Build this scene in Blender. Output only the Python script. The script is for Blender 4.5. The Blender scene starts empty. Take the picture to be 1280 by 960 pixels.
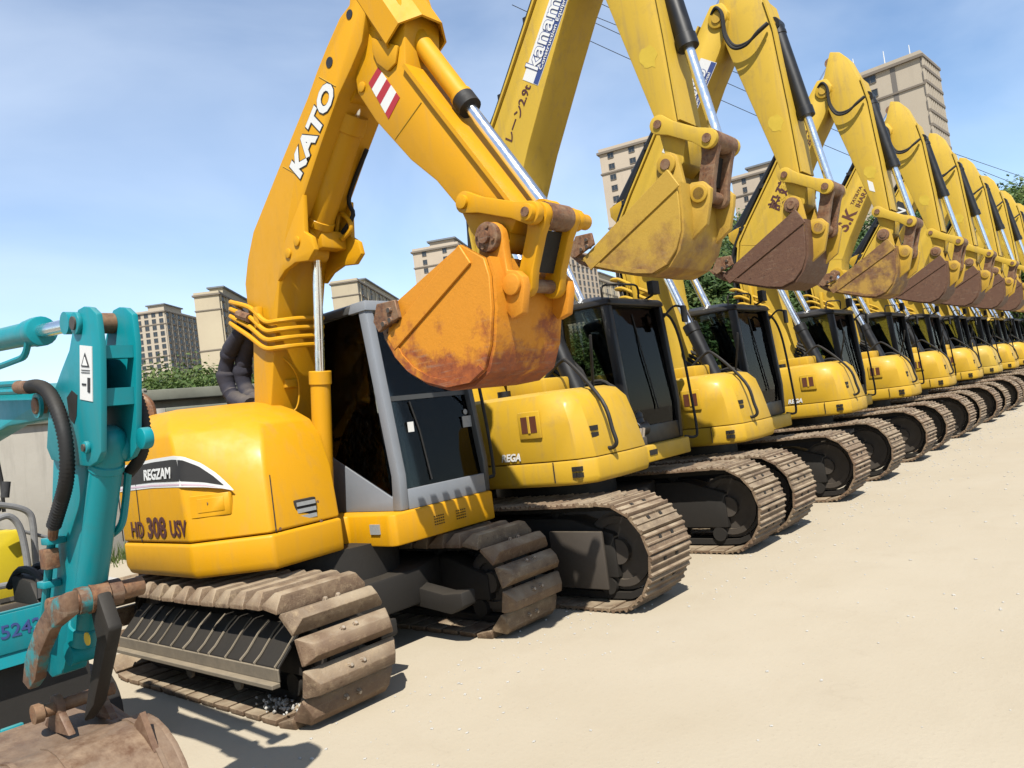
import bpy, bmesh, math, random
from mathutils import Vector, Matrix
random.seed(7)
scene = bpy.context.scene
COL = scene.collection

# ------------------------------------------------------------------ camera
CAM_H = 1.6
cam_d = bpy.data.cameras.new('camera'); cam = bpy.data.objects.new('camera', cam_d); COL.objects.link(cam)
cam_d.sensor_fit = 'HORIZONTAL'; cam_d.sensor_width = 36.0; cam_d.lens = 36.0 * 966 / 1280
cam_d.clip_start = 0.05; cam_d.clip_end = 3000
F, CX, CY = 966.0, 640.0, 480.0
def camera_axes(vx=1459.0, vy=408.0, slope=-0.131):
    # world X (the row of machines) runs to the vanishing point; the horizon is tilted by the camera's roll
    a = Vector((vx - CX, vy - CY, F)).normalized()
    p = Vector((vx - 2000 - CX, vy - 2000 * slope - CY, F))
    up = a.cross(p).normalized()
    if up.y > 0: up = -up
    return a, up.cross(a), up
AX, AY, AZ = camera_axes()
right = Vector((AX.x, AY.x, AZ.x)); down = Vector((AX.y, AY.y, AZ.y)); fwd = Vector((AX.z, AY.z, AZ.z))
m = Matrix(((right.x, -down.x, -fwd.x, 0), (right.y, -down.y, -fwd.y, 0), (right.z, -down.z, -fwd.z, CAM_H), (0, 0, 0, 1)))
cam.matrix_world = m
scene.camera = cam
def ray(px, py): return right * (px - CX) + down * (py - CY) + fwd * F
def onX(px, py, x):
    d = ray(px, py); t = x / d.x; return (d.y * t, d.z * t + CAM_H)      # (y, z) on the plane X = x
def onY(px, py, y):
    d = ray(px, py); t = y / d.y; return (d.x * t, d.z * t + CAM_H)      # (x, z) on the plane Y = y
def onZ(px, py, z=0.0):
    d = ray(px, py); t = (z - CAM_H) / d.z; return (d.x * t, d.y * t)

# ------------------------------------------------------------------ sky, sun, exposure
SUN = Vector((-0.57, -0.52, 1.0)).normalized()
world = bpy.data.worlds.new('World'); scene.world = world; world.use_nodes = True
nt = world.node_tree; nt.nodes.clear()
wo = nt.nodes.new('ShaderNodeOutputWorld'); bg = nt.nodes.new('ShaderNodeBackground')
sky = nt.nodes.new('ShaderNodeTexSky'); sky.sky_type = 'NISHITA'; sky.sun_disc = False
sky.sun_elevation = math.asin(SUN.z); sky.sun_rotation = math.atan2(SUN.x, SUN.y)
sky.air_density = 1.0; sky.dust_density = 0.15; sky.ozone_density = 2.2
tc = nt.nodes.new('ShaderNodeTexCoord'); mp = nt.nodes.new('ShaderNodeMapping'); mp.inputs['Scale'].default_value = (1.0, 1.3, 2.1)
mp.inputs['Rotation'].default_value = (0.1, 0.15, 0.5)
nz = nt.nodes.new('ShaderNodeTexNoise'); nz.inputs['Scale'].default_value = 1.7; nz.inputs['Detail'].default_value = 6; nz.inputs['Roughness'].default_value = 0.5
nz.inputs['Distortion'].default_value = 0.5
rp = nt.nodes.new('ShaderNodeValToRGB'); rp.color_ramp.elements[0].position = 0.34; rp.color_ramp.elements[1].position = 0.78
rp.color_ramp.elements[1].color = (0.42, 0.42, 0.42, 1)
mx = nt.nodes.new('ShaderNodeMix'); mx.data_type = 'RGBA'; mx.inputs['B'].default_value = (6.6, 7.2, 7.9, 1)
L = nt.links.new
L(tc.outputs['Generated'], mp.inputs['Vector']); L(mp.outputs['Vector'], nz.inputs['Vector']); L(nz.outputs['Fac'], rp.inputs['Fac'])
L(rp.outputs['Color'], mx.inputs['Factor']); L(sky.outputs['Color'], mx.inputs['A']); L(mx.outputs['Result'], bg.inputs['Color'])
bg.inputs['Strength'].default_value = 0.093
L(bg.outputs['Background'], wo.inputs['Surface'])
sun_d = bpy.data.lights.new('sun', 'SUN'); sun_d.energy = 5.0; sun_d.angle = math.radians(0.53); sun_d.color = (1.0, 0.955, 0.87)
sun = bpy.data.objects.new('sun', sun_d); COL.objects.link(sun)
sun.rotation_euler = (-SUN).to_track_quat('-Z', 'Y').to_euler(); sun.location = (0, 0, 40)
vs = scene.view_settings; vs.view_transform = 'Standard'; vs.look = 'None'; vs.exposure = 1.02; vs.gamma = 1.0; vs.use_curve_mapping = False
scene.cycles.max_bounces = 8; scene.cycles.transparent_max_bounces = 16; scene.cycles.use_denoising = True

# ------------------------------------------------------------------ materials
class NT:
    def __init__(s, name):
        s.m = bpy.data.materials.new(name); s.m.use_nodes = True; s.t = s.m.node_tree; s.t.nodes.clear()
        s.out = s.t.nodes.new('ShaderNodeOutputMaterial'); s.b = s.t.nodes.new('ShaderNodeBsdfPrincipled')
        s.t.links.new(s.b.outputs[0], s.out.inputs['Surface']); s._c = None
    def n(s, typ, **kw):
        x = s.t.nodes.new(typ)
        for k, v in kw.items(): setattr(x, k, v)
        return x
    def l(s, a, b): s.t.links.new(a, b)
    def coord(s):
        if s._c is None:                       # object coordinates, shifted for each object so that copies differ
            tc = s.n('ShaderNodeTexCoord'); oi = s.n('ShaderNodeObjectInfo'); ad = s.n('ShaderNodeVectorMath', operation='ADD')
            mu = s.n('ShaderNodeMath', operation='MULTIPLY'); s.l(oi.outputs['Random'], mu.inputs[0]); mu.inputs[1].default_value = 37.0
            s.l(tc.outputs['Object'], ad.inputs[0]); s.l(mu.outputs[0], ad.inputs[1]); s._c = ad.outputs[0]
        return s._c
    def noise(s, scale, detail=5, rough=0.6, stretch=None, dist=0.0):
        x = s.n('ShaderNodeTexNoise'); x.inputs['Scale'].default_value = scale; x.inputs['Detail'].default_value = detail
        x.inputs['Roughness'].default_value = rough; x.inputs['Distortion'].default_value = dist
        if stretch:
            mp = s.n('ShaderNodeMapping'); mp.inputs['Scale'].default_value = stretch; s.l(s.coord(), mp.inputs['Vector']); s.l(mp.outputs[0], x.inputs['Vector'])
        else: s.l(s.coord(), x.inputs['Vector'])
        return x.outputs['Fac']
    def ramp(s, fac, lo, hi, a=0.0, b=1.0):
        x = s.n('ShaderNodeMapRange'); x.inputs['From Min'].default_value = lo; x.inputs['From Max'].default_value = hi
        x.inputs['To Min'].default_value = a; x.inputs['To Max'].default_value = b; s.l(fac, x.inputs['Value']); return x.outputs[0]
    def mix(s, fac, a, b):
        x = s.n('ShaderNodeMix', data_type='RGBA')
        for k, v in (('Factor', fac), ('A', a), ('B', b)):
            if isinstance(v, (tuple, list)): x.inputs[k].default_value = (*v, 1) if len(v) == 3 else v
            elif isinstance(v, (int, float)): x.inputs[k].default_value = v
            else: s.l(v, x.inputs[k])
        return x.outputs['Result']
    def mul(s, a, b):
        x = s.n('ShaderNodeMath', operation='MULTIPLY')
        for i, v in enumerate((a, b)):
            if isinstance(v, (int, float)): x.inputs[i].default_value = v
            else: s.l(v, x.inputs[i])
        return x.outputs[0]
    def math(s, op, a, b):
        x = s.n('ShaderNodeMath', operation=op)
        for i, v in enumerate((a, b)):
            if isinstance(v, (int, float)): x.inputs[i].default_value = v
            else: s.l(v, x.inputs[i])
        return x.outputs[0]
    def set(s, **kw):
        for k, v in kw.items():
            k = {'color': 'Base Color', 'rough': 'Roughness', 'metal': 'Metallic', 'coat': 'Coat Weight', 'coatr': 'Coat Roughness', 'spec': 'Specular IOR Level', 'trans': 'Transmission Weight', 'ior': 'IOR'}[k]
            if isinstance(v, (tuple, list)): s.b.inputs[k].default_value = (*v, 1)
            elif isinstance(v, (int, float)): s.b.inputs[k].default_value = v
            else: s.l(v, s.b.inputs[k])
    def bump(s, h, strength=0.3, dist=0.01):
        x = s.n('ShaderNodeBump'); x.inputs['Strength'].default_value = strength; x.inputs['Distance'].default_value = dist
        s.l(h, x.inputs['Height']); s.l(x.outputs[0], s.b.inputs['Normal'])
    def upness(s):
        g = s.n('ShaderNodeNewGeometry'); sp = s.n('ShaderNodeSeparateXYZ'); s.l(g.outputs['Normal'], sp.inputs[0]); return sp.outputs['Z']

def paint(name, base, dirt=(0.30, 0.22, 0.13), wear=0.35, chip=0.0, rough=0.38, dusty=0.5):
    n = NT(name)
    big = n.noise(1.3, 6, 0.6); mid = n.noise(7, 6, 0.65); fine = n.noise(60, 3, 0.6)
    streak = n.noise(5, 5, 0.6, stretch=(3.0, 3.0, 0.28))
    c = n.mix(n.ramp(big, 0.3, 0.75, 0.0, 0.35), base, tuple(x * 0.80 for x in base))
    c = n.mix(n.ramp(streak, 0.52, 0.78, 0.0, wear * 0.7), c, dirt)
    c = n.mix(n.mul(n.ramp(mid, 0.55, 0.8, 0.0, wear), 0.6), c, tuple(x * 0.7 for x in dirt))
    dust = n.mul(n.ramp(n.upness(), 0.55, 1.0, 0.0, dusty), n.ramp(mid, 0.25, 0.65, 0.2, 1.0))
    c = n.mix(n.mul(dust, 0.6), c, (0.50, 0.42, 0.27))
    if chip > 0:
        ch = n.ramp(n.noise(24, 7, 0.72), 0.72 - chip * 0.25, 0.76 - chip * 0.2)
        c = n.mix(ch, c, (0.10, 0.045, 0.02))
    r = n.ramp(mid, 0.3, 0.8, rough, rough + 0.25)
    n.set(color=c, rough=r, coat=0.05, coatr=0.2, spec=0.24); n.bump(fine, 0.04, 0.004)
    return n.m
def rusty(name, base, rust=(0.13, 0.055, 0.022), lo=0.45, hi=0.6, bright=(0.30, 0.13, 0.045), zlo=None, zhi=None, k=1.0):
    n = NT(name); a = n.noise(4.5 * k, 8, 0.68); b = n.noise(16 * k, 7, 0.74); f = n.noise(70, 4, 0.6); sc = n.noise(9, 5, 0.6, stretch=(0.6, 0.6, 6.0))
    f0 = a
    if zlo is not None:                    # where the ground scrapes the steel bare: the belly of the bucket
        tcn = n.n('ShaderNodeTexCoord'); sp = n.n('ShaderNodeSeparateXYZ'); n.l(tcn.outputs['Object'], sp.inputs[0])
        f0 = n.math('ADD', a, n.ramp(sp.outputs['Z'], zhi, zlo, -0.16, 0.30))
    rc = n.mix(n.ramp(b, 0.35, 0.68), rust, bright)
    rc = n.mix(n.ramp(sc, 0.56, 0.74, 0, 0.5), rc, (0.32, 0.26, 0.19))
    c = n.mix(n.ramp(f0, lo, hi), base, rc)
    n.set(color=c, rough=n.ramp(b, 0.3, 0.7, 0.5, 0.85), metal=0.15); n.bump(n.math('ADD', f, n.mul(b, 1.5)), 0.22, 0.006)
    return n.m
def plain(name, col, rough=0.5, metal=0.0, var=0.2, scale=9, bump=0.08, dust=0.0, spec=0.5, rnd=0.0):
    n = NT(name); a = n.noise(scale, 6, 0.65)
    c = n.mix(n.ramp(a, 0.3, 0.75, 0, var), col, tuple(x * 0.45 for x in col))
    if dust: c = n.mix(n.mul(n.ramp(n.upness(), 0.2, 1.0, 0.1, 1.0), n.ramp(n.noise(5, 6, 0.7), 0.3, 0.7, dust * 0.3, dust)), c, (0.55, 0.44, 0.29))
    if rnd:
        oi = n.n('ShaderNodeObjectInfo'); c = n.mix(n.mul(oi.outputs['Random'], rnd), c, tuple(x * y for x, y in zip(col, (0.42, 0.36, 0.32))))
    n.set(color=c, rough=n.ramp(a, 0.3, 0.7, rough, min(1, rough + 0.2)), metal=metal, spec=spec)
    if bump: n.bump(n.noise(scale * 6, 4, 0.6), bump, 0.004)
    return n.m
def track_steel(name):
    n = NT(name); big = n.noise(6, 6, 0.65); mid = n.noise(24, 7, 0.72); fine = n.noise(110, 4, 0.65); sc = n.noise(16, 6, 0.7, stretch=(0.25, 5.0, 5.0))
    oi = n.n('ShaderNodeObjectInfo')
    c = n.mix(n.ramp(big, 0.32, 0.66), (0.27, 0.19, 0.115), (0.14, 0.092, 0.058))
    c = n.mix(n.ramp(mid, 0.50, 0.66, 0.0, 0.85), c, (0.40, 0.30, 0.185))
    c = n.mix(n.ramp(mid, 0.44, 0.34, 0.0, 0.8), c, (0.075, 0.042, 0.026))
    c = n.mix(n.ramp(sc, 0.60, 0.72, 0.0, 0.55), c, (0.50, 0.42, 0.31))
    c = n.mix(n.mul(oi.outputs['Random'], 0.45), c, (0.17, 0.085, 0.045))
    c = n.mix(n.mul(n.ramp(n.upness(), 0.1, 0.95, 0.0, 1.0), n.ramp(big, 0.62, 0.36, 0.1, 0.75)), c, (0.52, 0.43, 0.30))
    n.set(color=c, rough=n.ramp(mid, 0.3, 0.7, 0.55, 0.9), metal=0.1, spec=0.4); n.bump(n.math('ADD', n.mul(mid, 2.0), fine), 0.55, 0.006)
    return n.m
def glass_mat(name, tint, refl=0.35):
    n = NT(name); n.t.nodes.remove(n.b)
    tr = n.n('ShaderNodeBsdfTransparent'); tr.inputs['Color'].default_value = (*tint, 1)
    gl = n.n('ShaderNodeBsdfGlossy'); gl.inputs['Roughness'].default_value = 0.03; gl.inputs['Color'].default_value = (refl, refl, refl, 1)
    fr = n.n('ShaderNodeFresnel'); fr.inputs['IOR'].default_value = 1.5
    df = n.n('ShaderNodeBsdfDiffuse'); df.inputs['Color'].default_value = (0.22, 0.2, 0.16, 1)
    m1 = n.n('ShaderNodeMixShader'); n.l(fr.outputs[0], m1.inputs[0]); n.l(tr.outputs[0], m1.inputs[1]); n.l(gl.outputs[0], m1.inputs[2])
    m2 = n.n('ShaderNodeMixShader'); n.l(n.ramp(n.noise(30, 7, 0.75), 0.5, 0.9, 0.0, 0.03), m2.inputs[0]); n.l(m1.outputs[0], m2.inputs[1]); n.l(df.outputs[0], m2.inputs[2])
    n.l(m2.outputs[0], n.out.inputs['Surface']); return n.m
def leaf_mat(name, a, b):
    n = NT(name)
    g = n.n('ShaderNodeNewGeometry'); w = n.n('ShaderNodeAttribute'); w.attribute_name = 'tone'; w.attribute_type = 'GEOMETRY'
    c = n.mix(w.outputs['Fac'], a, b); n.set(color=c, rough=0.6, spec=0.3)
    tl = n.n('ShaderNodeBsdfTranslucent'); n.l(c, tl.inputs['Color'])
    ms = n.n('ShaderNodeMixShader'); ms.inputs[0].default_value = 0.3; n.l(n.b.outputs[0], ms.inputs[1]); n.l(tl.outputs[0], ms.inputs[2])
    n.l(ms.outputs[0], n.out.inputs['Surface']); return n.m
M = {}
M['orange'] = paint('orange_yellow_paint', (0.70, 0.338, 0.003), wear=0.27, chip=0.06, rough=0.46, dusty=0.06)
M['yellow'] = paint('pale_yellow_paint', (0.60, 0.362, 0.024), wear=0.50, chip=0.08, rough=0.45, dusty=0.3)
M['yellow_pale'] = paint('sun_faded_yellow_paint', (0.65, 0.425, 0.046), wear=0.58, chip=0.10, rough=0.52, dusty=0.3)
M['yellow2'] = paint('faded_yellow_paint', (0.56, 0.37, 0.05), wear=0.38, rough=0.45, dusty=0.5)
M['yellow_worn'] = paint('chipped_yellow_paint', (0.55, 0.335, 0.036), wear=0.6, chip=0.35, rough=0.5)
M['teal'] = paint('teal_paint', (0.004, 0.262, 0.305), dirt=(0.12, 0.16, 0.14), wear=0.35, chip=0.12, rough=0.32, dusty=0.35)
M['bucket_orange'] = rusty('orange_bucket_steel', (0.74, 0.285, 0.008), rust=(0.23, 0.05, 0.014), bright=(0.46, 0.12, 0.018), lo=0.57, hi=0.72, zlo=1.80, zhi=2.42)
M['bucket_yellow'] = rusty('yellow_bucket_steel', (0.55, 0.34, 0.04), rust=(0.20, 0.09, 0.03), bright=(0.36, 0.19, 0.06), lo=0.56, hi=0.86, zlo=2.5, zhi=3.4)
M['bucket_brown'] = rusty('brown_bucket_steel', (0.135, 0.062, 0.034), rust=(0.085, 0.036, 0.020), bright=(0.21, 0.105, 0.055), lo=0.4, hi=0.62, k=1.5)
M['bucket_mixed'] = rusty('half_rusted_bucket_steel', (0.46, 0.27, 0.045), rust=(0.14, 0.06, 0.025), bright=(0.26, 0.13, 0.05), lo=0.38, hi=0.56)
M['rust'] = rusty('rusted_steel', (0.27, 0.16, 0.085), rust=(0.085, 0.034, 0.018), bright=(0.30, 0.135, 0.055), lo=0.38, hi=0.56, k=2.6)
M['rust_teal'] = rusty('rust_through_teal', (0.03, 0.26, 0.28), rust=(0.11, 0.05, 0.025), bright=(0.24, 0.14, 0.08), lo=0.36, hi=0.44)
M['bucket_small'] = rusty('small_bucket_steel', (0.22, 0.15, 0.10), rust=(0.14, 0.07, 0.035), bright=(0.32, 0.22, 0.14), lo=0.35, hi=0.6)
M['shoe'] = track_steel('track_shoe_steel')
M['shoe2'] = track_steel('wide_shoe_steel')
M['dark'] = plain('dark_undercarriage_steel', (0.024, 0.021, 0.018), 0.6, 0.1, var=0.4, scale=6, bump=0.2, dust=0.05, spec=0.3)
M['dark2'] = plain('dark_grey_plate', (0.085, 0.07, 0.057), 0.5, 0.3, var=0.6, scale=5, bump=0.2, dust=0.25)
M['ledge'] = plain('dusty_ledge_steel', (0.20, 0.165, 0.12), 0.6, 0.1, var=0.7, scale=9, bump=0.3, dust=0.5)
M['black'] = plain('black_cab_paint', (0.009, 0.009, 0.010), 0.34, 0.0, var=0.3, scale=5, bump=0.03, dust=0.04, spec=0.35)
M['rubber'] = plain('black_rubber', (0.013, 0.013, 0.014), 0.55, 0.0, var=0.4, scale=20, bump=0.1, dust=0.07, spec=0.3)
M['sleeve'] = plain('hose_sleeve_fabric', (0.032, 0.034, 0.055), 0.85, 0.0, var=0.6, scale=12, bump=0.5, dust=0.3, spec=0.2)
M['coil'] = plain('grey_spiral_wrap', (0.22, 0.22, 0.22), 0.6, 0.0, var=0.5, scale=20, bump=0.1)
M['chrome'] = plain('chrome_rod', (0.78, 0.79, 0.80), 0.12, 1.0, var=0.12, scale=20, bump=0.0)
M['grey'] = plain('grey_cab_paint', (0.225, 0.245, 0.275), 0.4, 0.0, var=0.25, scale=4, bump=0.04, dust=0.1)
M['greydark'] = plain('charcoal_cab_paint', (0.045, 0.048, 0.05), 0.4, 0.0, var=0.3, scale=4, bump=0.04, dust=0.1)
M['glass'] = glass_mat('tinted_cab_glass', (0.90, 0.94, 0.92))
M['glass_dark'] = glass_mat('dark_cab_glass', (0.55, 0.60, 0.59))
M['white'] = plain('white_print', (0.78, 0.78, 0.76), 0.45, var=0.12, bump=0)
M['blackp'] = plain('black_print', (0.02, 0.018, 0.018), 0.45, var=0.1, bump=0)
M['maroon'] = plain('maroon_print', (0.075, 0.014, 0.012), 0.45, var=0.1, bump=0)
M['bluep'] = plain('blue_print', (0.03, 0.06, 0.22), 0.45, var=0.1, bump=0)
M['redp'] = plain('red_print', (0.45, 0.02, 0.03), 0.4, var=0.2, bump=0)
M['pinkp'] = plain('pink_print', (0.68, 0.50, 0.58), 0.45, var=0.15, bump=0)
M['brownp'] = plain('brown_print', (0.12, 0.035, 0.015), 0.45, var=0.15, bump=0)
M['greyp'] = plain('grey_sticker', (0.35, 0.36, 0.36), 0.45, var=0.4, scale=60, bump=0)
M['seat'] = plain('seat_fabric', (0.03, 0.03, 0.032), 0.85, var=0.4, scale=20, bump=0.2)
M['beige'] = plain('beige_plastic', (0.30, 0.27, 0.22), 0.5, var=0.3, bump=0.03)
M['lime'] = plain('bright_yellow_paint', (0.72, 0.55, 0.02), 0.4, var=0.25, scale=4, bump=0.03)
M['mark'] = plain('yellow_chalk_mark', (0.66, 0.46, 0.03), 0.7, var=0.3, bump=0)
M['pole'] = plain('concrete_pole', (0.42, 0.39, 0.34), 0.8, var=0.4, scale=3, bump=0.2)
M['wire'] = plain('black_cable', (0.012, 0.012, 0.014), 0.6, var=0.1, bump=0)
M['bolt'] = plain('bright_bolt_steel', (0.55, 0.46, 0.36), 0.5, 0.4, var=0.5, scale=40, bump=0.1)
M['rubble'] = plain('pale_rubble', (0.55, 0.53, 0.49), 0.9, var=0.5, scale=14, bump=0.5)
M['trunk'] = plain('bark', (0.11, 0.08, 0.055), 0.9, var=0.6, scale=12, bump=0.6)
M['leafA'] = leaf_mat('leaf_mid_green', (0.035, 0.075, 0.016), (0.16, 0.24, 0.055))
M['leafB'] = leaf_mat('leaf_yellow_green', (0.05, 0.09, 0.018), (0.22, 0.28, 0.075))
M['leafC'] = leaf_mat('leaf_deep_green', (0.026, 0.06, 0.018), (0.12, 0.20, 0.055))

def ground_mat():
    n = NT('dusty_concrete'); tc = n.n('ShaderNodeTexCoord'); n._c = tc.outputs['Object']
    a = n.noise(0.35, 8, 0.62); b = n.noise(2.2, 8, 0.65); c = n.noise(38, 5, 0.6); e = n.noise(0.9, 6, 0.6, stretch=(0.25, 1.4, 1))
    v = n.n('ShaderNodeTexVoronoi', feature='DISTANCE_TO_EDGE'); v.inputs['Scale'].default_value = 0.42
    wp = n.n('ShaderNodeVectorMath', operation='ADD'); nn = n.n('ShaderNodeTexNoise'); nn.inputs['Scale'].default_value = 1.8; nn.inputs['Detail'].default_value = 6
    n.l(n._c, nn.inputs['Vector']); n.l(n._c, wp.inputs[0]); n.l(nn.outputs['Color'], wp.inputs[1]); n.l(wp.outputs[0], v.inputs['Vector'])
    crack = n.mul(n.ramp(v.outputs['Distance'], 0.0, 0.006, 1.0, 0.0), n.ramp(b, 0.42, 0.6, 0.0, 1.0))
    col = n.mix(n.ramp(a, 0.35, 0.68), (0.505, 0.440, 0.335), (0.462, 0.395, 0.290))
    col = n.mix(n.ramp(b, 0.50, 0.78, 0.0, 0.28), col, (0.40, 0.335, 0.24))
    col = n.mix(n.ramp(e, 0.55, 0.75, 0.0, 0.40), col, (0.53, 0.46, 0.35))
    col = n.mix(n.ramp(c, 0.6, 0.8, 0.0, 0.4), col, (0.30, 0.25, 0.18))
    oil = n.ramp(n.noise(0.8, 5, 0.6), 0.66, 0.78, 0.0, 0.12); col = n.mix(oil, col, (0.20, 0.16, 0.12))
    col = n.mix(n.mul(crack, 0.07), col, (0.20, 0.16, 0.11))
    n.set(color=col, rough=0.92, spec=0.2); n.bump(n.math('ADD', n.mul(b, 1.5), c), 0.22, 0.01)
    return n.m
M['ground'] = ground_mat()
def wall_mat():
    n = NT('stained_concrete'); a = n.noise(0.6, 8, 0.65); s = n.noise(1.6, 7, 0.65, stretch=(2.2, 2.2, 0.18)); f = n.noise(30, 5, 0.6)
    c = n.mix(n.ramp(a, 0.3, 0.7), (0.47, 0.44, 0.38), (0.36, 0.33, 0.28)); c = n.mix(n.ramp(s, 0.5, 0.72, 0, 0.55), c, (0.17, 0.155, 0.13))
    n.set(color=c, rough=0.9); n.bump(f, 0.2, 0.01); return n.m
M['wall'] = wall_mat()
M['coping'] = plain('mossy_coping', (0.22, 0.22, 0.17), 0.9, var=0.6, scale=2, bump=0.3)
def facade(name, a, b):
    n = NT(name); x = n.noise(0.08, 5, 0.6); s = n.noise(0.5, 6, 0.6, stretch=(1, 1, 0.12))
    c = n.mix(n.ramp(x, 0.3, 0.7), a, b); c = n.mix(n.ramp(s, 0.55, 0.8, 0, 0.35), c, tuple(q * 0.6 for q in a)); n.set(color=c, rough=0.85); return n.m
M['fac_cream'] = facade('cream_render', (0.50, 0.43, 0.30), (0.44, 0.37, 0.26))
M['fac_tan'] = facade('tan_render', (0.47, 0.405, 0.315), (0.42, 0.36, 0.28))
M['fac_pink'] = facade('pinkish_render', (0.51, 0.43, 0.335), (0.45, 0.375, 0.29))
M['fac_trim'] = facade('dark_trim', (0.20, 0.165, 0.13), (0.17, 0.14, 0.11))
M['roofgrey'] = plain('grey_roof', (0.16, 0.175, 0.19), 0.7, var=0.3, scale=0.5, bump=0)
M['winglass'] = plain('window_glass', (0.035, 0.045, 0.055), 0.12, 0.0, var=0.4, scale=0.3, bump=0)
M['winframe'] = plain('window_frame', (0.16, 0.14, 0.12), 0.5, var=0.2, bump=0)

ALB = 0.60                                     # all base colours scaled down evenly for weaker bounce light; exposure raised to match
for m_ in bpy.data.materials:
    if m_.name in ('chrome_rod',): continue
    for nd in m_.node_tree.nodes:
        if nd.type == 'MIX' and nd.data_type == 'RGBA':
            for sk in ('A', 'B'):
                i_ = [q for q in nd.inputs if q.name == sk and q.type == 'RGBA'][0]; c_ = i_.default_value; i_.default_value = (c_[0] * ALB, c_[1] * ALB, c_[2] * ALB, 1)

# ------------------------------------------------------------------ mesh helpers
class MB:
    def __init__(s): s.v = []; s.f = []; s.mi = []; s.cur = 0
    def add(s, vs, fs):
        o = len(s.v); s.v += [tuple(p) for p in vs]; s.f += [tuple(i + o for i in q) for q in fs]; s.mi += [s.cur] * len(fs); return s
    def mat(s, i): s.cur = i; return s
    def box(s, x0, x1, y0, y1, z0, z1):
        return s.add([(x0, y0, z0), (x1, y0, z0), (x1, y1, z0), (x0, y1, z0), (x0, y0, z1), (x1, y0, z1), (x1, y1, z1), (x0, y1, z1)],
                     [(3, 2, 1, 0), (4, 5, 6, 7), (0, 1, 5, 4), (1, 2, 6, 5), (2, 3, 7, 6), (3, 0, 4, 7)])
    def prismx(s, poly, x0, x1, shrink=None):
        n = len(poly); A = sum(poly[i][0] * poly[(i + 1) % n][1] - poly[(i + 1) % n][0] * poly[i][1] for i in range(n))
        if A < 0: poly = poly[::-1]
        vs = [(x0, y, z) for y, z in poly] + [(x1, y, z) for y, z in poly]
        fs = [tuple(range(n))[::-1], tuple(range(n, 2 * n))] + [(i, (i + 1) % n, n + (i + 1) % n, n + i) for i in range(n)]
        return s.add(vs, fs)
    def prismz(s, poly, z0, z1):
        n = len(poly); A = sum(poly[i][0] * poly[(i + 1) % n][1] - poly[(i + 1) % n][0] * poly[i][1] for i in range(n))
        if A < 0: poly = poly[::-1]
        vs = [(x, y, z0) for x, y in poly] + [(x, y, z1) for x, y in poly]
        fs = [tuple(range(n))[::-1], tuple(range(n, 2 * n))] + [(i, (i + 1) % n, n + (i + 1) % n, n + i) for i in range(n)]
        return s.add(vs, fs)
    def loft(s, secs, cap=True):
        n = len(secs[0]); vs = [p for c in secs for p in c]; fs = []
        for k in range(len(secs) - 1):
            for i in range(n):
                j = (i + 1) % n; fs.append((k * n + i, k * n + j, (k + 1) * n + j, (k + 1) * n + i))
        if cap: fs.append(tuple(range(n))[::-1]); fs.append(tuple(range((len(secs) - 1) * n, len(secs) * n)))
        return s.add(vs, fs)
    def tube(s, pts, r, n=8, cap=True):
        pts = [Vector(p) for p in pts]; rs = r if isinstance(r, (list, tuple)) else [r] * len(pts); secs = []; prev = None
        for i, p in enumerate(pts):
            t = (pts[min(i + 1, len(pts) - 1)] - pts[max(i - 1, 0)])
            if t.length < 1e-9: t = Vector((0, 0, 1))
            t.normalize()
            if prev is None:
                a = Vector((0, 0, 1)) if abs(t.z) < 0.9 else Vector((1, 0, 0)); u = t.cross(a).normalized()
            else: u = (prev - t * prev.dot(t)).normalized()
            prev = u; w = t.cross(u)
            secs.append([p + (u * math.cos(2 * math.pi * k / n) + w * math.sin(2 * math.pi * k / n)) * rs[i] for k in range(n)])
        return s.loft(secs, cap)
    def cyl(s, a, b, r, r2=None, n=20): return s.tube([a, b], [r, r if r2 is None else r2], n)
    def cylx(s, x0, x1, y, z, r, n=20): return s.cyl((x0, y, z), (x1, y, z), r, n=n)
    def ringx(s, x0, x1, y, z, ro, ri, n=20):
        vs = []; fs = []
        for k in range(n):
            a = 2 * math.pi * k / n; c, d = math.cos(a), math.sin(a)
            vs += [(x0, y + ro * c, z + ro * d), (x1, y + ro * c, z + ro * d), (x1, y + ri * c, z + ri * d), (x0, y + ri * c, z + ri * d)]
        for k in range(n):
            a, b = 4 * k, 4 * ((k + 1) % n)
            for q in range(4): fs.append((a + q, b + q, b + (q + 1) % 4, a + (q + 1) % 4))
        return s.add(vs, fs)
    def mesh(s, name, mats, bevel=0.0, seg=2, angle=35, off=(0, 0, 0), bang=28):
        bm = bmesh.new(); o = Vector(off)
        vv = [bm.verts.new(Vector(p) - o) for p in s.v]
        for f, mi in zip(s.f, s.mi):
            try: q = bm.faces.new([vv[i] for i in f]); q.material_index = mi
            except ValueError: pass
        bmesh.ops.recalc_face_normals(bm, faces=bm.faces)
        if bevel > 0:
            es = [e for e in bm.edges if len(e.link_faces) == 2 and e.calc_face_angle(0) > math.radians(bang)]
            bmesh.ops.bevel(bm, geom=es, offset=bevel, segments=seg, profile=0.5, affect='EDGES', clamp_overlap=True)
        me = bpy.data.meshes.new(name); bm.to_mesh(me); bm.free()
        for mm in (mats if isinstance(mats, (list, tuple)) else [mats]): me.materials.append(M[mm] if isinstance(mm, str) else mm)
        me.shade_smooth(); me.set_sharp_from_angle(angle=math.radians(angle))
        return me
def place(name, me, parent=None, mat=None, kind=None):
    o = bpy.data.objects.new(name, me); COL.objects.link(o)
    if parent is not None: o.parent = parent
    if mat is not None: o.matrix_local = mat
    if kind: o['kind'] = kind
    return o
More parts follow.
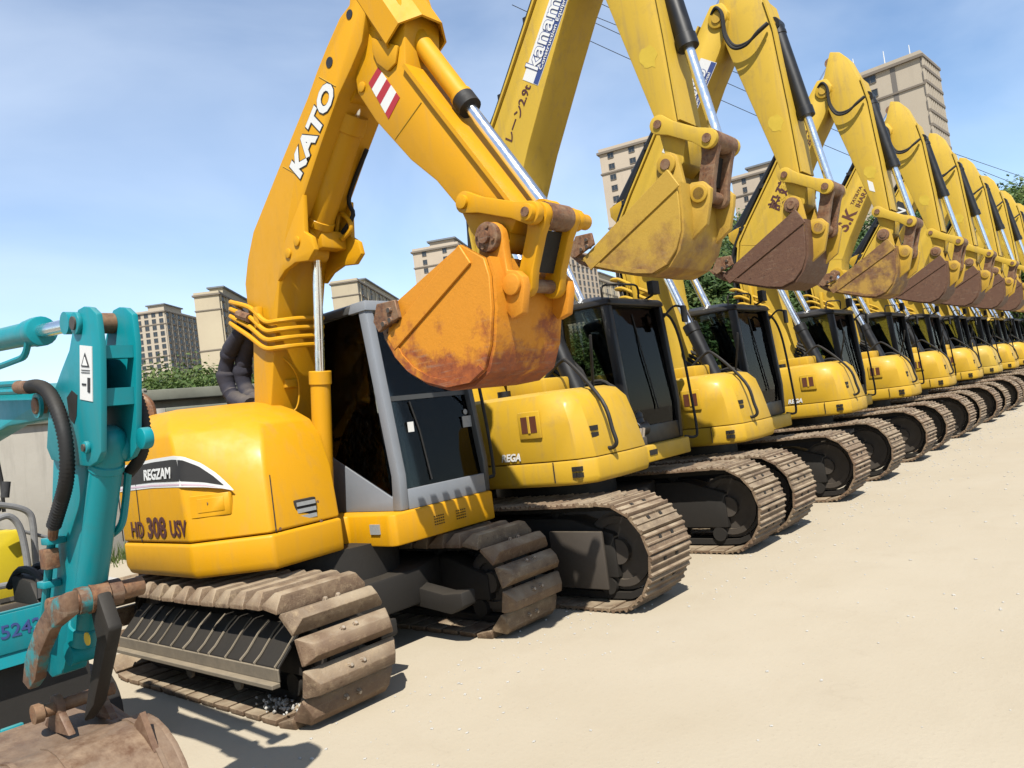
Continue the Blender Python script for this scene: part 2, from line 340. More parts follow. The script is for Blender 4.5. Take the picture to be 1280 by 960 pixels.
def thing(name, label, cat, loc=(0, 0, 0), group=None, rotz=0.0):
    o = bpy.data.objects.new(name, None); COL.objects.link(o); o.empty_display_size = 0.3
    o.location = loc; o.rotation_euler = (0, 0, rotz); o['label'] = label; o['category'] = cat
    if group: o['group'] = group
    return o
def tag(o, label, cat, group=None):
    o['label'] = label; o['category'] = cat
    if group: o['group'] = group
    return o
CACHE = {}
def cached(key, fn):
    if key not in CACHE: CACHE[key] = fn()
    return CACHE[key]
def text_mesh(body, size, mat, bold=0.0, shear=0.0, spacing=1.0, depth=0.0015, xscale=1.0):
    cu = bpy.data.curves.new('lettering', 'FONT'); cu.body = body; cu.size = size; cu.offset = bold; cu.shear = shear
    cu.space_character = spacing; cu.extrude = depth; cu.align_x = 'CENTER'; cu.align_y = 'CENTER'; cu.resolution_u = 3
    o = bpy.data.objects.new('lettering', cu); COL.objects.link(o)
    dg = bpy.context.evaluated_depsgraph_get(); me = bpy.data.meshes.new_from_object(o.evaluated_get(dg))
    bpy.data.objects.remove(o); bpy.data.curves.remove(cu)
    if xscale != 1.0: me.transform(Matrix.Diagonal((xscale, 1, 1, 1)))
    me.materials.clear(); me.materials.append(M[mat]); return me
def frame(origin, xdir, normal, off=(0, 0, 0)):
    x = Vector(xdir).normalized(); n = Vector(normal).normalized(); y = n.cross(x).normalized(); n = x.cross(y); o = Vector(origin) - Vector(off)
    return Matrix(((x.x, y.x, n.x, o.x), (x.y, y.y, n.y, o.y), (x.z, y.z, n.z, o.z), (0, 0, 0, 1)))
def lerp(a, b, t):
    if isinstance(a, Vector): return a + (Vector(b) - a) * t
    return tuple(p + (q - p) * t for p, q in zip(a, b))
def smooth_path(pts, k=4):
    P = [Vector(p) for p in pts]; out = []
    for i in range(len(P) - 1):
        a, b, c, d = P[max(i - 1, 0)], P[i], P[i + 1], P[min(i + 2, len(P) - 1)]
        for j in range(k):
            t = j / k; out.append(0.5 * ((2 * b) + (c - a) * t + (2 * a - 5 * b + 4 * c - d) * t * t + (3 * b - a - 3 * c + d) * t ** 3))
    out.append(P[-1]); return out
def sheet_x(mb, line, x0, x1, t=0.02):
    """a bent plate: polyline in (y, z) with thickness t to its left, drawn out along x"""
    n = len(line); inner = []
    for i in range(n):
        a = Vector(line[max(i - 1, 0)]); b = Vector(line[min(i + 1, n - 1)]); d = (b - a).normalized()
        inner.append((line[i][0] - d.y * t, line[i][1] + d.x * t))
    mb.prismx(list(line) + inner[::-1], x0, x1); return mb

# ------------------------------------------------------------------ crawler tracks
def track_path(yf, yr, h, n):
    """n places (y, z, angle) round a stadium-shaped path, starting at the bottom front"""
    r = h / 2; s = (yr - yf) - 2 * r; P = 2 * s + 2 * math.pi * r; out = []
    for k in range(n):
        d = (k + 0.5) * P / n
        if d < s: y, z, ny, nz = yf + r + d, 0, 0, -1
        elif d < s + math.pi * r:
            a = (d - s) / r; y, z = yr - r + r * math.sin(a), r - r * math.cos(a); ny, nz = math.sin(a), -math.cos(a)
        elif d < 2 * s + math.pi * r:
            q = d - s - math.pi * r; sag = 0.02 * math.sin(math.pi * q / s); y, z, ny, nz = yr - r - q, h - sag, 0, 1
        else:
            a = (d - 2 * s - math.pi * r) / r; y, z = yf + r - r * math.sin(a), r + r * math.cos(a); ny, nz = -math.sin(a), math.cos(a)
        out.append((y, z, ny, nz))
    return out
def shoe_matrix(x, y, z, ny, nz, jit=0.0):
    zx = Vector((0, ny, nz)); xx = Vector((1, 0, 0)); yy = zx.cross(xx)
    mm = Matrix(((xx.x, yy.x, zx.x, x), (xx.y, yy.y, zx.y, y), (xx.z, yy.z, zx.z, z), (0, 0, 0, 1)))
    if jit: mm = mm @ Matrix.Rotation(random.uniform(-jit, jit), 4, 'X')
    return mm
def grouser_shoe(w, pitch):
    def fn():
        p = pitch * 0.475; g = 0.021
        prof = [(-p, -0.012), (p, -0.016), (p, 0.002), (p * .80, g), (p * .66, g), (p * .52, 0.004), (p * .14, 0.004), (p * .06, g * .8), (-p * .08, g * .8), (-p * .16, 0.004), (-p * .60, 0.004), (-p * .72, g), (-p * .88, g), (-p, 0.0)]
        mb = MB().prismx(prof, -w / 2, w / 2)
        mb.mat(1)
        for bx in (-0.09, 0.09):
            for by in (p * .33,): mb.box(bx - 0.017, bx + 0.017, by - 0.012, by + 0.012, 0.003, 0.011)
        return mb.mesh('track_shoe', ['shoe', 'dark'], angle=30)
    return cached(('shoe', w), fn)
def swamp_shoe(w, pitch):
    def fn():
        p = pitch * 0.415; h = 0.078; c = 0.05
        vs = [(-w/2, -p, -.02), (w/2, -p, -.02), (w/2, p, -.02), (-w/2, p, -.02), (-w/2, -p, .006), (w/2, -p, .006), (w/2, p, .006), (-w/2, p, .006),
              (-w/2 + c, -p * .62, h), (w/2 - c, -p * .62, h), (w/2 - c, p * .22, h), (-w/2 + c, p * .22, h)]
        fs = [(3, 2, 1, 0), (0, 1, 5, 4), (1, 2, 6, 5), (2, 3, 7, 6), (3, 0, 4, 7), (8, 9, 10, 11), (4, 5, 9, 8), (5, 6, 10, 9), (6, 7, 11, 10), (7, 4, 8, 11)]
        mb = MB().add(vs, fs); mb.mat(1)
        for bx in (-0.045, 0.045):
            mb.tube([(bx, p * .50, .040), (bx, p * .66, .064)], [0.020, 0.015], 7)
        return mb.mesh('track_shoe', ['shoe2', 'bolt'], bevel=0.004, seg=1, angle=30)
    return cached(('swamp', w), fn)
def build_track(root, x, yf, yr, h, w, n, off, near, style, detail=True, side=-1):
    """one crawler: link chain > shoes, frame, idler, sprocket, rollers. side is the outer side (-1 or 1)"""
    r = h / 2; key = (style, w, round(yf - off[1], 2), near, detail, side)
    links = track_path(yf + 0.05, yr - 0.05, h - 0.1, 60)
    def chain():
        mb = MB(); secs = []
        for (y, z, ny, nz) in links:
            z += 0.05
            secs.append([(-0.085, y, z), (0.085, y, z), (0.085, y - ny * 0.05, z - nz * 0.05), (-0.085, y - ny * 0.05, z - nz * 0.05)])
        k = len(secs); vs = [p for c in secs for p in c]; fs = []
        for i in range(k):
            j = (i + 1) % k
            for q in range(4): fs.append((i * 4 + q, j * 4 + q, j * 4 + (q + 1) % 4, i * 4 + (q + 1) % 4))
        return mb.add(vs, fs).mesh('track', 'dark', off=(0, off[1], 0))
    t = place('track', cached(('chain',) + key, chain), root, Matrix.Translation((x - off[0], 0, 0)))
    pit = (2 * (yr - yf - h) + math.pi * h) / n
    shoe = grouser_shoe(w, pit) if style == 'grouser' else swamp_shoe(w, pit)
    if detail:
        for (y, z, ny, nz) in track_path(yf + 0.02, yr - 0.02, h - 0.04, n):
            place('track_shoe', shoe, t, shoe_matrix(0, y - off[1], z + 0.02, ny, nz, 0.03))
    else:
        def joined():
            bm = bmesh.new()
            for (y, z, ny, nz) in track_path(yf + 0.02, yr - 0.02, h - 0.04, n):
                b2 = bmesh.new(); b2.from_mesh(shoe); b2.transform(shoe_matrix(0, y - off[1], z + 0.02, ny, nz, 0.0))
                tmp = bpy.data.meshes.new('tmp'); b2.to_mesh(tmp); b2.free(); bm.from_mesh(tmp); bpy.data.meshes.remove(tmp)
            me = bpy.data.meshes.new('track_shoes'); bm.to_mesh(me); bm.free()
            for mm in shoe.materials: me.materials.append(mm)
            return me
        place('track_shoes', cached(('joined',) + key, joined), t, kind='stuff')
    def wheel(y, toothed):
        mb = MB(); rr = r - 0.115
        if toothed:
            poly = []
            for k in range(42):
                a = 2 * math.pi * k / 42; q = rr + (0.045 if k % 2 else 0.0); poly.append((y + q * math.cos(a), r + q * math.sin(a)))
            mb.prismx(poly, -0.03, 0.03)
            mb.cylx(-0.16, 0.16, y, r, rr * .62, 28); mb.cylx(-0.18, 0.18, y, r, rr * .3, 20)
        else:
            mb.cylx(-0.05, 0.05, y, r, rr, 32); mb.ringx(-0.075, 0.075, y, r, rr - .03, rr - .085, 32); mb.cylx(-0.10, 0.10, y, r, rr * .32, 20)
        return mb.mesh('wheel', 'dark2', off=(0, off[1], 0))
    place('idler_wheel', cached(('idler',) + key, lambda: wheel(yf + r, False)), t)
    place('sprocket', cached(('sprocket',) + key, lambda: wheel(yr - r, True)), t)
    def rollers():
        mb = MB(); k = 6 if style == 'grouser' else 5
        for i in range(k):
            y = yf + r + 0.12 + (yr - yf - 2 * r - 0.3) * i / (k - 1); mb.cylx(-0.11, 0.11, y, 0.155, 0.07, 14)
        return mb.mesh('roller', 'dark', off=(0, off[1], 0))
    def roller_one():
        return MB().cylx(-0.11, 0.11, 0, 0, 0.07, 14).mesh('roller', 'dark')
    k = 6 if style == 'grouser' else 5
    for i in range(k):
        y = yf + r + 0.12 + (yr - yf - 2 * r - 0.3) * i / (k - 1)
        place('roller', cached(('roller', style), roller_one), t, Matrix.Translation((0, y - off[1], 0.155)))
    def framef():
        mb = MB(); a, b = yf + r * 1.15, yr - r * 1.15
        top = h - 0.16 if style == 'grouser' else h - 0.17
        mb.prismx([(a - .05, 0.22), (b + .05, 0.22), (b + .05, top - .06), (b - .1, top), (a + .35, top), (a - .05, top - .12)], -0.115, 0.115)
        mb.box(-0.06, 0.06, yf + r * 0.9, a, r - 0.09, r + 0.09)
        for y in (a + .55, b - .45): mb.cylx(-0.05, 0.05, y, h - 0.125, 0.045, 14)
        return mb.mesh('track_frame', 'dark', bevel=0.012, off=(0, off[1], 0))
    fr = place('track_frame', cached(('frame',) + key, framef), t)
    if style == 'grouser':
        def guard():
            y0 = yf + 0.47
            mb = MB().box(-0.215, -0.185, y0, y0 + 0.52, 0.15, 0.60)
            mb.box(-0.185, -0.06, y0 + 0.10, y0 + 0.46, 0.26, 0.52)
            return mb.mesh('guard_plate', 'dark2', bevel=0.012, off=(0, off[1], 0))
        g = place('guard_plate', cached(('guard',) + key[:-1], guard), fr, Matrix.Identity(4) if side < 0 else Matrix.Diagonal((-1, 1, 1, 1)))
        def step():
            y0 = yf + 1.2
            mb = MB().box(-0.20, -0.115, y0, y0 + 1.0, 0.42, 0.45); mb.box(-0.17, -0.116, y0 + .1, y0 + .16, 0.26, 0.42); mb.box(-0.17, -0.116, y0 + .8, y0 + .86, 0.26, 0.42)
            return mb.mesh('side_step', 'dark2', bevel=0.006, off=(0, off[1], 0))
        place('side_step', cached(('step',) + key[:-1], step), fr, Matrix.Identity(4) if side < 0 else Matrix.Diagonal((-1, 1, 1, 1)))
    else:
        s = side
        def cover():
            mb = MB(); y0, y1 = yf + r * 0.85, yr - r * .9
            sec = [(s * .115, h - .17), (s * .30, 0.34), (s * .30, 0.255), (s * .285, 0.255), (s * .285, 0.335), (s * .115, h - .20)]
            A = [(x_, y0, z_) for x_, z_ in sec]; B = [(x_, y1, z_) for x_, z_ in sec]
            mb.loft([A, B]); return mb.mesh('side_cover', 'dark', bevel=0.003, seg=1, off=(0, off[1], 0))
        cv = place('side_cover', cached(('cover',) + key, cover), t)
        def ledge():
            y0, y1 = yf + r * 0.80, yr - r * .88
            return MB().box(min(s * .305, s * .36), max(s * .305, s * .36), y0, y1, 0.235, 0.262).box(min(s * .3015, s * .315), max(s * .3015, s * .315), y0, y1, 0.262, 0.335).mesh('cover_ledge', 'ledge', bevel=0.004, seg=1, off=(0, off[1], 0))
        place('ledge', cached(('ledge',) + key, ledge), cv)
        def rib():
            mb = MB(); a = Vector((s * .118, 0, h - .165)); b = Vector((s * .306, 0, 0.345))
            mb.tube([a + Vector((0, -.02, .0)), lerp(a, b, .25), lerp(a, b, .8), b + Vector((0, .015, 0)), b + Vector((s * .004, .02, -.075))], [0.004, 0.006, 0.007, 0.008, 0.006], 5)
            return mb.mesh('rib', 'ledge')
        rb = cached(('rib', s), rib)
        for i in range(12):
            y = yf + r * 0.95 + (yr - yf - 2 * r) * (i + random.uniform(-.18, .18)) / 11.5
            place('rib', rb, cv, Matrix.Translation((0, y - off[1], 0)) @ Matrix.Diagonal((1, random.uniform(.4, 1.8), 1, 1)))
        def hook():
            return MB().prismx([(-.06, .235), (.06, .235), (.03, .17), (0, .155), (-.03, .17)], s * .30 - .01, s * .30 + .01).mesh('tie_lug', 'ledge')
        for y in (yf + .75, yf + 1.35): place('tie_lug', cached(('hook', s), hook), cv, Matrix.Translation((0, y - off[1], 0)))
    return t

# ------------------------------------------------------------------ hydraulic cylinders and buckets
def hyd(root, name, p0, p1, r, split, off, barrel='black', rod='chrome', rrod=None, key=None, eye_w=None):
    """barrel from p0, rod to p1; split = share of the length taken by the barrel"""
    rrod = rrod or r * 0.55
    def bar():
        a, b = Vector(p0), Vector(p1); d = (b - a).normalized(); q = a + (b - a) * split
        mb = MB().cyl(a + d * r * .4, q, r, n=24).cyl(q - d * r * 1.2, q + d * 0.012, r * 1.14, n=24)
        mb.cyl(a + d * r * 1.0, a + d * r * 1.6, r * 1.1, n=24)
        mb.cylx(a.x - r * 1.05, a.x + r * 1.05, a.y, a.z, r * .95, 20)
        return mb.mesh(name, barrel, bevel=0.004, seg=1, off=off)
    def rodf():
        a, b = Vector(p0), Vector(p1); d = (b - a).normalized(); q = a + (b - a) * split
        mb = MB().cyl(q, b - d * r * 0.7, rrod, n=20); mb.mat(1).cylx(b.x - r, b.x + r, b.y, b.z, r * .85, 20)
        return mb.mesh('rod', [rod, barrel if barrel != 'black' else 'rust'], off=off)
    o = place(name, cached((key, 'b'), bar) if key else bar(), root)
    place('rod', cached((key, 'r'), rodf) if key else rodf(), o)
    return o
def bucket(root, xa, xb, top, back, lip, mat, off, key, teeth=5, tooth_mat='rust', rust_hub='rust', seam=True, cutter=True):
    """side outline: lip (front point), back = points round the belly from the lip to the hinge, top = hinge-side corner"""
    poly = [lip] + list(back) + [top]
    def shell():
        mb = MB(); sheet_x(mb, [lip] + list(back), xa + .015, xb - .015, 0.022); return mb.mesh('bucket', mat, off=off, angle=25)
    b = place('bucket', cached((key, 'shell'), shell), root)
    cy = sum(p[0] for p in poly) / len(poly); cz = sum(p[1] for p in poly) / len(poly)
    def side(x0, x1):
        mb = MB().prismx(poly, x0, x1); return mb.mesh('side_plate', mat, bevel=0.004, seg=1, off=off)
    place('side_plate', cached((key, 'sa'), lambda: side(xa - .012, xa + .015)), b); place('side_plate', cached((key, 'sb'), lambda: side(xb - .015, xb + .012)), b)
    # doubler strip along the mouth and along the belly
    def strips(x0, x1):
        mb = MB(); d = Vector(top) - Vector(lip); n = Vector((-d.y, d.x)).normalized()
        if n.dot(Vector((cy, cz)) - Vector(lip)) < 0: n = -n
        w = d.length * 0.17
        p = [Vector(lip) + d * .02, Vector(top), Vector(top) + n * w, Vector(lip) + d * .02 + n * w * .75]
        mb.prismx([tuple(q) for q in p], x0, x1)
        return mb.mesh('mouth_strip', mat, bevel=0.004, seg=1, off=off)
    for x0, x1 in ((xa - .026, xa - .0125), (xb + .0125, xb + .026)): place('mouth_strip', cached((key, 'strip', x0), lambda: strips(x0, x1)), b)
    def heel(x0, x1):
        mb = MB(); line = [lip] + list(back)[:max(3, len(back) // 2 + 1)]
        inner = [tuple(Vector(q) + (Vector((cy, cz)) - Vector(q)) * 0.13) for q in line]
        mb.prismx(line + inner[::-1], x0, x1)
        return mb.mesh('heel_strip', mat, off=off)
    for x0, x1 in ((xa - .022, xa - .0125), (xb + .0125, xb + .022)): place('heel_strip', cached((key, 'heel', x0), lambda: heel(x0, x1)), b)
    def wearbars(f):
        mb = MB(); line = list(back)[1:-1]
        x = xa + (xb - xa) * f; sheet_x(mb, line[::-1], x - .035, x + .035, 0.014)
        return mb.mesh('wear_bar', mat, off=off)
    for f in (.22, .5, .78): place('wear_bar', cached((key, 'wear', f), lambda: wearbars(f)), b)
    # cutting edge, teeth, side cutters
    d = (Vector(lip) - Vector(back[0])).normalized(); L_ = Vector(lip)
    nrm = Vector((-d.y, d.x))
    if nrm.dot(Vector((cy, cz)) - L_) < 0: nrm = -nrm
    def edge():
        p = [tuple(L_ - d * .10 - nrm * .012), tuple(L_ - d * .10 + nrm * .03), tuple(L_ + d * .05 + nrm * .008), tuple(L_ + d * .05 - nrm * .010)]
        return MB().prismx(p, xa + .0, xb - .0).mesh('cutting_edge', tooth_mat, off=off)
    place('cutting_edge', cached((key, 'edge'), edge), b)
    for k in range(teeth):
        x = xa + .05 + (xb - xa - .1) * k / (teeth - 1)
        def tooth():
            A = L_ - d * .06; mb = MB(); hw = 0.038
            def ring(c, w, t): return [(-w, *(c - nrm * t)), (w, *(c - nrm * t)), (w, *(c + nrm * t)), (-w, *(c + nrm * t))]
            mb.loft([ring(A, hw, .04), ring(L_ + d * .03, hw, .045), ring(L_ + d * .09, hw * .9, .034), ring(L_ + d * .20, hw * .75, .008)])
            return mb.mesh('tooth', tooth_mat, bevel=0.005, seg=1, off=(0, off[1], off[2]))
        place('tooth', cached((key, 'tooth'), tooth), b, Matrix.Translation((x - off[0], 0, 0)))
    if cutter:
        def cut(x0, x1):
            e = (Vector(top) - L_).normalized(); mb = MB(); o_ = -nrm if (-nrm).dot(e) > 0 else nrm
            e2 = Vector((-e.y, e.x))
            if e2.dot(L_ - Vector((cy, cz))) < 0: e2 = -e2
            p = [L_ + d * .05 - e * .0, L_ + e * .20, L_ + e * .24 + e2 * .10, L_ + e * .10 + e2 * .19, L_ + d * .10 + e2 * .03]
            mb.prismx([tuple(q) for q in p], x0, x1)
            mb.mat(1)
            for t_, u_ in ((.08, .05), (.14, .03), (.17, .08)):
                c = L_ + e * t_ + e2 * u_; mb.cylx(x0 - .017, x1 + .017, c.x, c.y, .020, 8)
            return mb.mesh('side_cutter', [tooth_mat, 'dark2'], bevel=0.004, seg=1, off=off)
        for x0, x1 in ((xa - .055, xa - .0265), (xb + .0265, xb + .055)): place('side_cutter', cached((key, 'cut', x0), lambda: cut(x0, x1)), b)
    return b
def text_on(parent, body, size, mat, pos, xdir, normal, off, name='lettering', **kw):
    o = place(name, text_mesh(body, size, mat, **kw), parent, frame(pos, xdir, normal, off)); return o

# ================================================================== the setting
def ground():
    mb = MB(); s = 1500
    mb.add([(-s, -s, 0), (s, -s, 0), (s, s, 0), (-s, s, 0)], [(0, 1, 2, 3)])
    o = place('ground', mb.mesh('ground', 'ground')); o['kind'] = 'structure'
ground()

# ================================================================== the orange-yellow excavator
def orange_excavator():
    O = (3.5, 5.0, 0.0)
    root = thing('excavator', 'orange-yellow excavator with grey cab pillars and red-and-white striped arm, beside the teal mini excavator', 'excavator', O)
    def P(name, mb, mats, parent=None, **kw): return place(name, mb.mesh(name, mats, off=O, **kw), parent or root)
    # --- tracks
    for x, side in ((2.68, -1), (4.33, 1)):
        build_track(root, x, 3.72, 6.42, 0.70, 0.63, 34, O, side < 0, 'swamp', True, side)
    mb = MB(); mb.prismz([(2.80, 4.55), (3.2, 4.35), (3.8, 4.35), (4.2, 4.55), (4.2, 5.45), (3.8, 5.65), (3.2, 5.65), (2.8, 5.45)], 0.30, 0.56)
    P('centre_frame', mb, 'dark', bevel=0.02)
    P('slewing_ring', MB().cyl((3.5, 5.0, 0.55), (3.5, 5.0, 0.80), 0.52, n=40), 'dark')
    # front blade arms seen between the tracks
    for x in (3.12, 3.85): P('blade_arm', MB().prismx([(4.6, .45), (4.6, .30), (4.05, .24), (3.92, .30), (3.92, .40), (4.1, .38)], x - .07, x + .07), 'dark', bevel=0.012)
    # --- skirt and deck
    sk = [(2.50, 6.08), (2.372, 5.85), (2.37, 4.87), (2.48, 4.72), (2.59, 4.575), (2.70, 4.437), (3.29, 4.50), (3.31, 5.2), (4.6, 5.55), (4.6, 5.95), (4.2, 6.28), (2.9, 6.28)]
    sk2 = [(3.5 + (x - 3.5) * .975, 5.05 + (y - 5.05) * .975) for x, y in sk]
    mb = MB().loft([[(x, y, .80) for x, y in sk2], [(x, y, .86) for x, y in sk], [(x, y, 1.028) for x, y in sk]])
    P('skirt', mb, 'orange', bevel=0.022, seg=3)
    mb = MB().prismz([(3.318, 5.55), (3.318, 4.85), (3.50, 4.72), (3.50, 4.27), (3.53, 4.22), (4.57, 4.24), (4.60, 4.28), (4.60, 5.54)], .775, .998)
    dk = P('cab_deck', mb, 'orange', bevel=0.016, seg=2)
    P('number_plate', MB().box(3.486, 3.499, 4.36, 4.46, .865, .935), 'greyp', dk)
    def grille(cx_, cz_):
        mb = MB()
        for i in range(5):
            for j in range(4): mb.box(cx_ - .05 + i * .022, cx_ - .04 + i * .022, 4.2215, 4.226, cz_ - .035 + j * .02, cz_ - .027 + j * .02)
        return mb
    for c in (3.95, 4.18): P('vent_holes', grille(c, .885), 'dark', dk)
    # --- hood
    S = [
     (1.036, [(2.5, 6.08), (2.377, 5.85), (2.376, 4.88), (2.483, 4.737), (2.593, 4.59), (2.7, 4.447), (3.285, 4.51), (3.3, 5.2), (4.59, 5.56), (4.59, 5.95), (4.2, 6.27), (2.9, 6.27)]),
     (1.4, [(2.5, 6.08), (2.377, 5.85), (2.376, 4.93), (2.499, 4.798), (2.627, 4.662), (2.75, 4.53), (3.34, 4.62), (3.3, 5.2), (4.59, 5.56), (4.59, 5.95), (4.2, 6.27), (2.9, 6.27)]),
     (1.62, [(2.509, 6.075), (2.387, 5.848), (2.386, 4.98), (2.526, 4.856), (2.67, 4.729), (2.81, 4.605), (3.35, 4.71), (3.31, 5.21), (4.58, 5.565), (4.58, 5.945), (4.193, 6.26), (2.905, 6.26)]),
     (1.745, [(2.527, 6.065), (2.406, 5.844), (2.405, 5.05), (2.558, 4.934), (2.716, 4.816), (2.87, 4.7), (3.345, 4.8), (3.33, 5.23), (4.56, 5.575), (4.56, 5.935), (4.179, 6.24), (2.915, 6.24)]),
     (1.83, [(2.563, 6.045), (2.471, 5.836), (2.47, 5.17), (2.628, 5.071), (2.792, 4.969), (2.95, 4.87), (3.32, 4.95), (3.35, 5.27), (4.52, 5.595), (4.52, 5.915), (4.151, 6.2), (2.935, 6.2)]),
     (1.9, [(2.626, 6.01), (2.561, 5.822), (2.56, 5.32), (2.715, 5.244), (2.875, 5.166), (3.03, 5.09), (3.29, 5.14), (3.35, 5.34), (4.45, 5.63), (4.45, 5.88), (4.102, 6.13), (2.97, 6.13)]),
     (1.93, [(2.698, 5.97), (2.661, 5.806), (2.66, 5.42), (2.795, 5.364), (2.935, 5.306), (3.07, 5.25), (3.26, 5.29), (3.35, 5.42), (4.37, 5.67), (4.37, 5.84), (4.046, 6.05), (3.01, 6.05)])]
    hood = P('hood', MB().loft([[(x, y, z) for x, y in pl] for z, pl in S]), 'orange', bevel=0.02, seg=3, angle=30, bang=26)
    # panel gaps
    P('panel_gap', MB().box(2.372, 2.378, 5.555, 5.561, 1.04, 1.62), 'blackp', hood)
    P('panel_gap', MB().box(2.372, 2.378, 5.86, 5.866, 1.04, 1.60), 'blackp', hood)
    a = (2.70, 4.444); b = (2.70, 4.515)
    mb = MB().add([(2.735, 4.448, 1.04), (2.741, 4.448, 1.04), (2.793, 4.533, 1.40), (2.787, 4.533, 1.40), (2.735, 4.458, 1.04), (2.741, 4.458, 1.04), (2.793, 4.543, 1.40), (2.787, 4.543, 1.40)],
                  [(0, 1, 2, 3), (7, 6, 5, 4), (0, 4, 5, 1), (1, 5, 6, 2), (2, 6, 7, 3), (3, 7, 4, 0)])
    P('panel_gap', mb, 'blackp', hood)
    # side decal: black wedge with white borders, pink stripe
    def yz(px, py): return onX(px, py, 2.372)
    def sx(yy): return 2.376 if yy > 4.905 else 2.376 + (4.905 - yy) * .80        # the hood's side surface in plan
    def on_hood(px, py, t):
        x_ = 2.376
        for _ in range(40): x_ = .5 * x_ + .5 * (sx(onX(px, py, x_)[0]) - t)
        y_, z_ = onX(px, py, x_); return (sx(y_) - t, y_, z_)
    def decal(name, tp, bt, t, mat):
        n = 30
        def samp(l, f):
            x_ = 150 + (291.5 - 150) * f
            for (xa_, ya_), (xb_, yb_) in zip(l, l[1:]):
                if xa_ <= x_ <= xb_: return (x_, ya_ + (yb_ - ya_) * (x_ - xa_) / (xb_ - xa_))
            return (x_, l[-1][1])
        fe = (tp[-1][0] - 150) / 141.5; mb = MB(); secs = []
        for i in range(n + 1):
            f = fe * i / n; a_ = on_hood(*samp(tp, f), t); b_ = on_hood(*samp(bt, f), t)
            secs.append([a_, b_, (b_[0] + .006, b_[1], b_[2]), (a_[0] + .006, a_[1], a_[2])])
        P(name, mb.loft(secs), mat, hood)
    decal('decal_border', [(150, 583), (165, 580), (190, 574), (215, 570), (228, 571), (250, 579), (270, 592), (285, 606), (291, 612.5)], [(150, 615), (165, 613), (190, 610), (225, 609), (255, 609), (278, 610.5), (291, 613)], .003, 'white')
    decal('decal_panel', [(150, 588), (165, 584), (190, 578), (215, 574.5), (228, 575.5), (248, 583), (266, 595), (279, 606)], [(150, 608), (165, 606), (190, 603), (225, 601.5), (255, 602.8), (279, 606.5)], .0055, 'blackp')
    decal('decal_stripe', [(150, 611), (165, 608.5), (190, 606), (225, 604.6), (255, 605.6), (272, 608.5)], [(150, 613), (165, 610.8), (190, 608.2), (225, 606.9), (255, 607.6), (272, 608.8)], .0045, 'pinkp')
    p0 = yz(178, 595); p1 = yz(216, 590)
    text_on(hood, 'REGZAM', 0.098, 'white', (2.3665, (p0[0] + p1[0]) / 2, (p0[1] + p1[1]) / 2 - .004), (0, -1, 0.0), (-1, 0, 0), O, bold=0.003, shear=0.12, xscale=1.02)
    for txt, px0, sz, bold, xs in (('HD', (172, 663), .150, 0.003, .95), ('308', (195.5, 661), .188, 0.006, 1.0), ('USV', (222.5, 662), .148, 0.004, .86)):
        q = yz(*px0); text_on(hood, txt, sz, 'maroon', (2.371, q[0], q[1]), (0, -1, 0), (-1, 0, 0), O, bold=bold, xscale=xs)
    # recessed latch on the side, small bolts, side grille in the front panel
    _, y, z = on_hood(263, 631, 0)
    def skin(ya, yb, za, zb, t0, t1): return MB().prismz([(sx(ya) - t1, ya), (sx((ya + yb) / 2) - t1, (ya + yb) / 2), (sx(yb) - t1, yb), (sx(yb) - t0, yb), (sx((ya + yb) / 2) - t0, (ya + yb) / 2), (sx(ya) - t0, ya)], za, zb)
    lt = P('latch_panel', skin(y - .10, y + .10, z - .075, z + .068, -.02, .006), 'orange', hood, bevel=0.003, seg=1)
    P('latch_plate', skin(y - .075, y + .06, z - .045, z + .045, .004, .011), 'orange', lt, bevel=0.002, seg=1)
    P('latch', MB().cylx(sx(y) - .018, sx(y) - .008, y + .015, z + .01, .014, 12), 'rust', lt)
    def front_y(z_): return 4.46 + (z_ - 1.04) * 0.255
    for (px, py) in ((343, 635), (346, 661), (400, 627), (401, 651)):
        x_, z_ = onY(px, py, 4.50); P('bolt', MB().cyl((x_, front_y(z_) + .045, z_), (x_, front_y(z_) - .012 + (x_ - 2.7) * .11, z_), .011, n=8), 'rust', hood)
    x_, z_ = onY(380, 637, 4.53)
    mb = MB().box(x_ - .085, x_ + .085, 4.50, 4.545, z_ - .075, z_ + .075)
    gv = P('front_vent', mb, 'dark', hood, bevel=0.01)
    for k in range(3): P('vent_slat', MB().box(x_ - .072, x_ + .072, 4.492, 4.505, z_ - .058 + k * .045, z_ - .032 + k * .045), 'greyp', gv)
    # exhaust pipe behind the hood
    P('exhaust_pipe', MB().tube(smooth_path([(2.75, 6.02, 1.85), (2.75, 6.02, 2.0), (2.72, 6.06, 2.08), (2.66, 6.12, 2.12)]), .035, 10), 'rust', None)
    # --- cab
    cab = thing_part = P('cab', MB().prismz([(3.72, 4.34), (4.56, 4.34), (4.58, 5.50), (3.70, 5.50)], 0.998, 1.05), 'greydark')
    XL, XR, YF, YR = 3.66, 4.60, 4.28, 5.50
    # near-side lower panel: slanting top edge
    P('side_panel', MB().prismx([(4.36, 1.0), (5.18, 1.0), (5.18, 1.50), (4.36, 1.085)], XL, XL + .03), 'grey', cab, bevel=0.006)
    P('rear_quarter', MB().prismx([(5.18, 1.0), (5.50, 1.0), (5.46, 2.46), (5.20, 2.48)], XL, XL + .035), 'greydark', cab, bevel=0.006)
    fp0, fp1 = (YF, 1.0), (4.66, 2.50)
    def pillar(x0, x1, mat, nm):
        P(nm, MB().prismx([(YF, 1.0), (YF + .10, 1.0), (YF + .075, 1.25), (4.50, 2.5), (4.41, 2.5), (YF - .012, 1.25)], x0, x1), mat, cab, bevel=0.014)
    pillar(XL - .012, XL + .065, 'grey', 'front_pillar'); pillar(XR - .055, XR + .002, 'greydark', 'front_pillar')
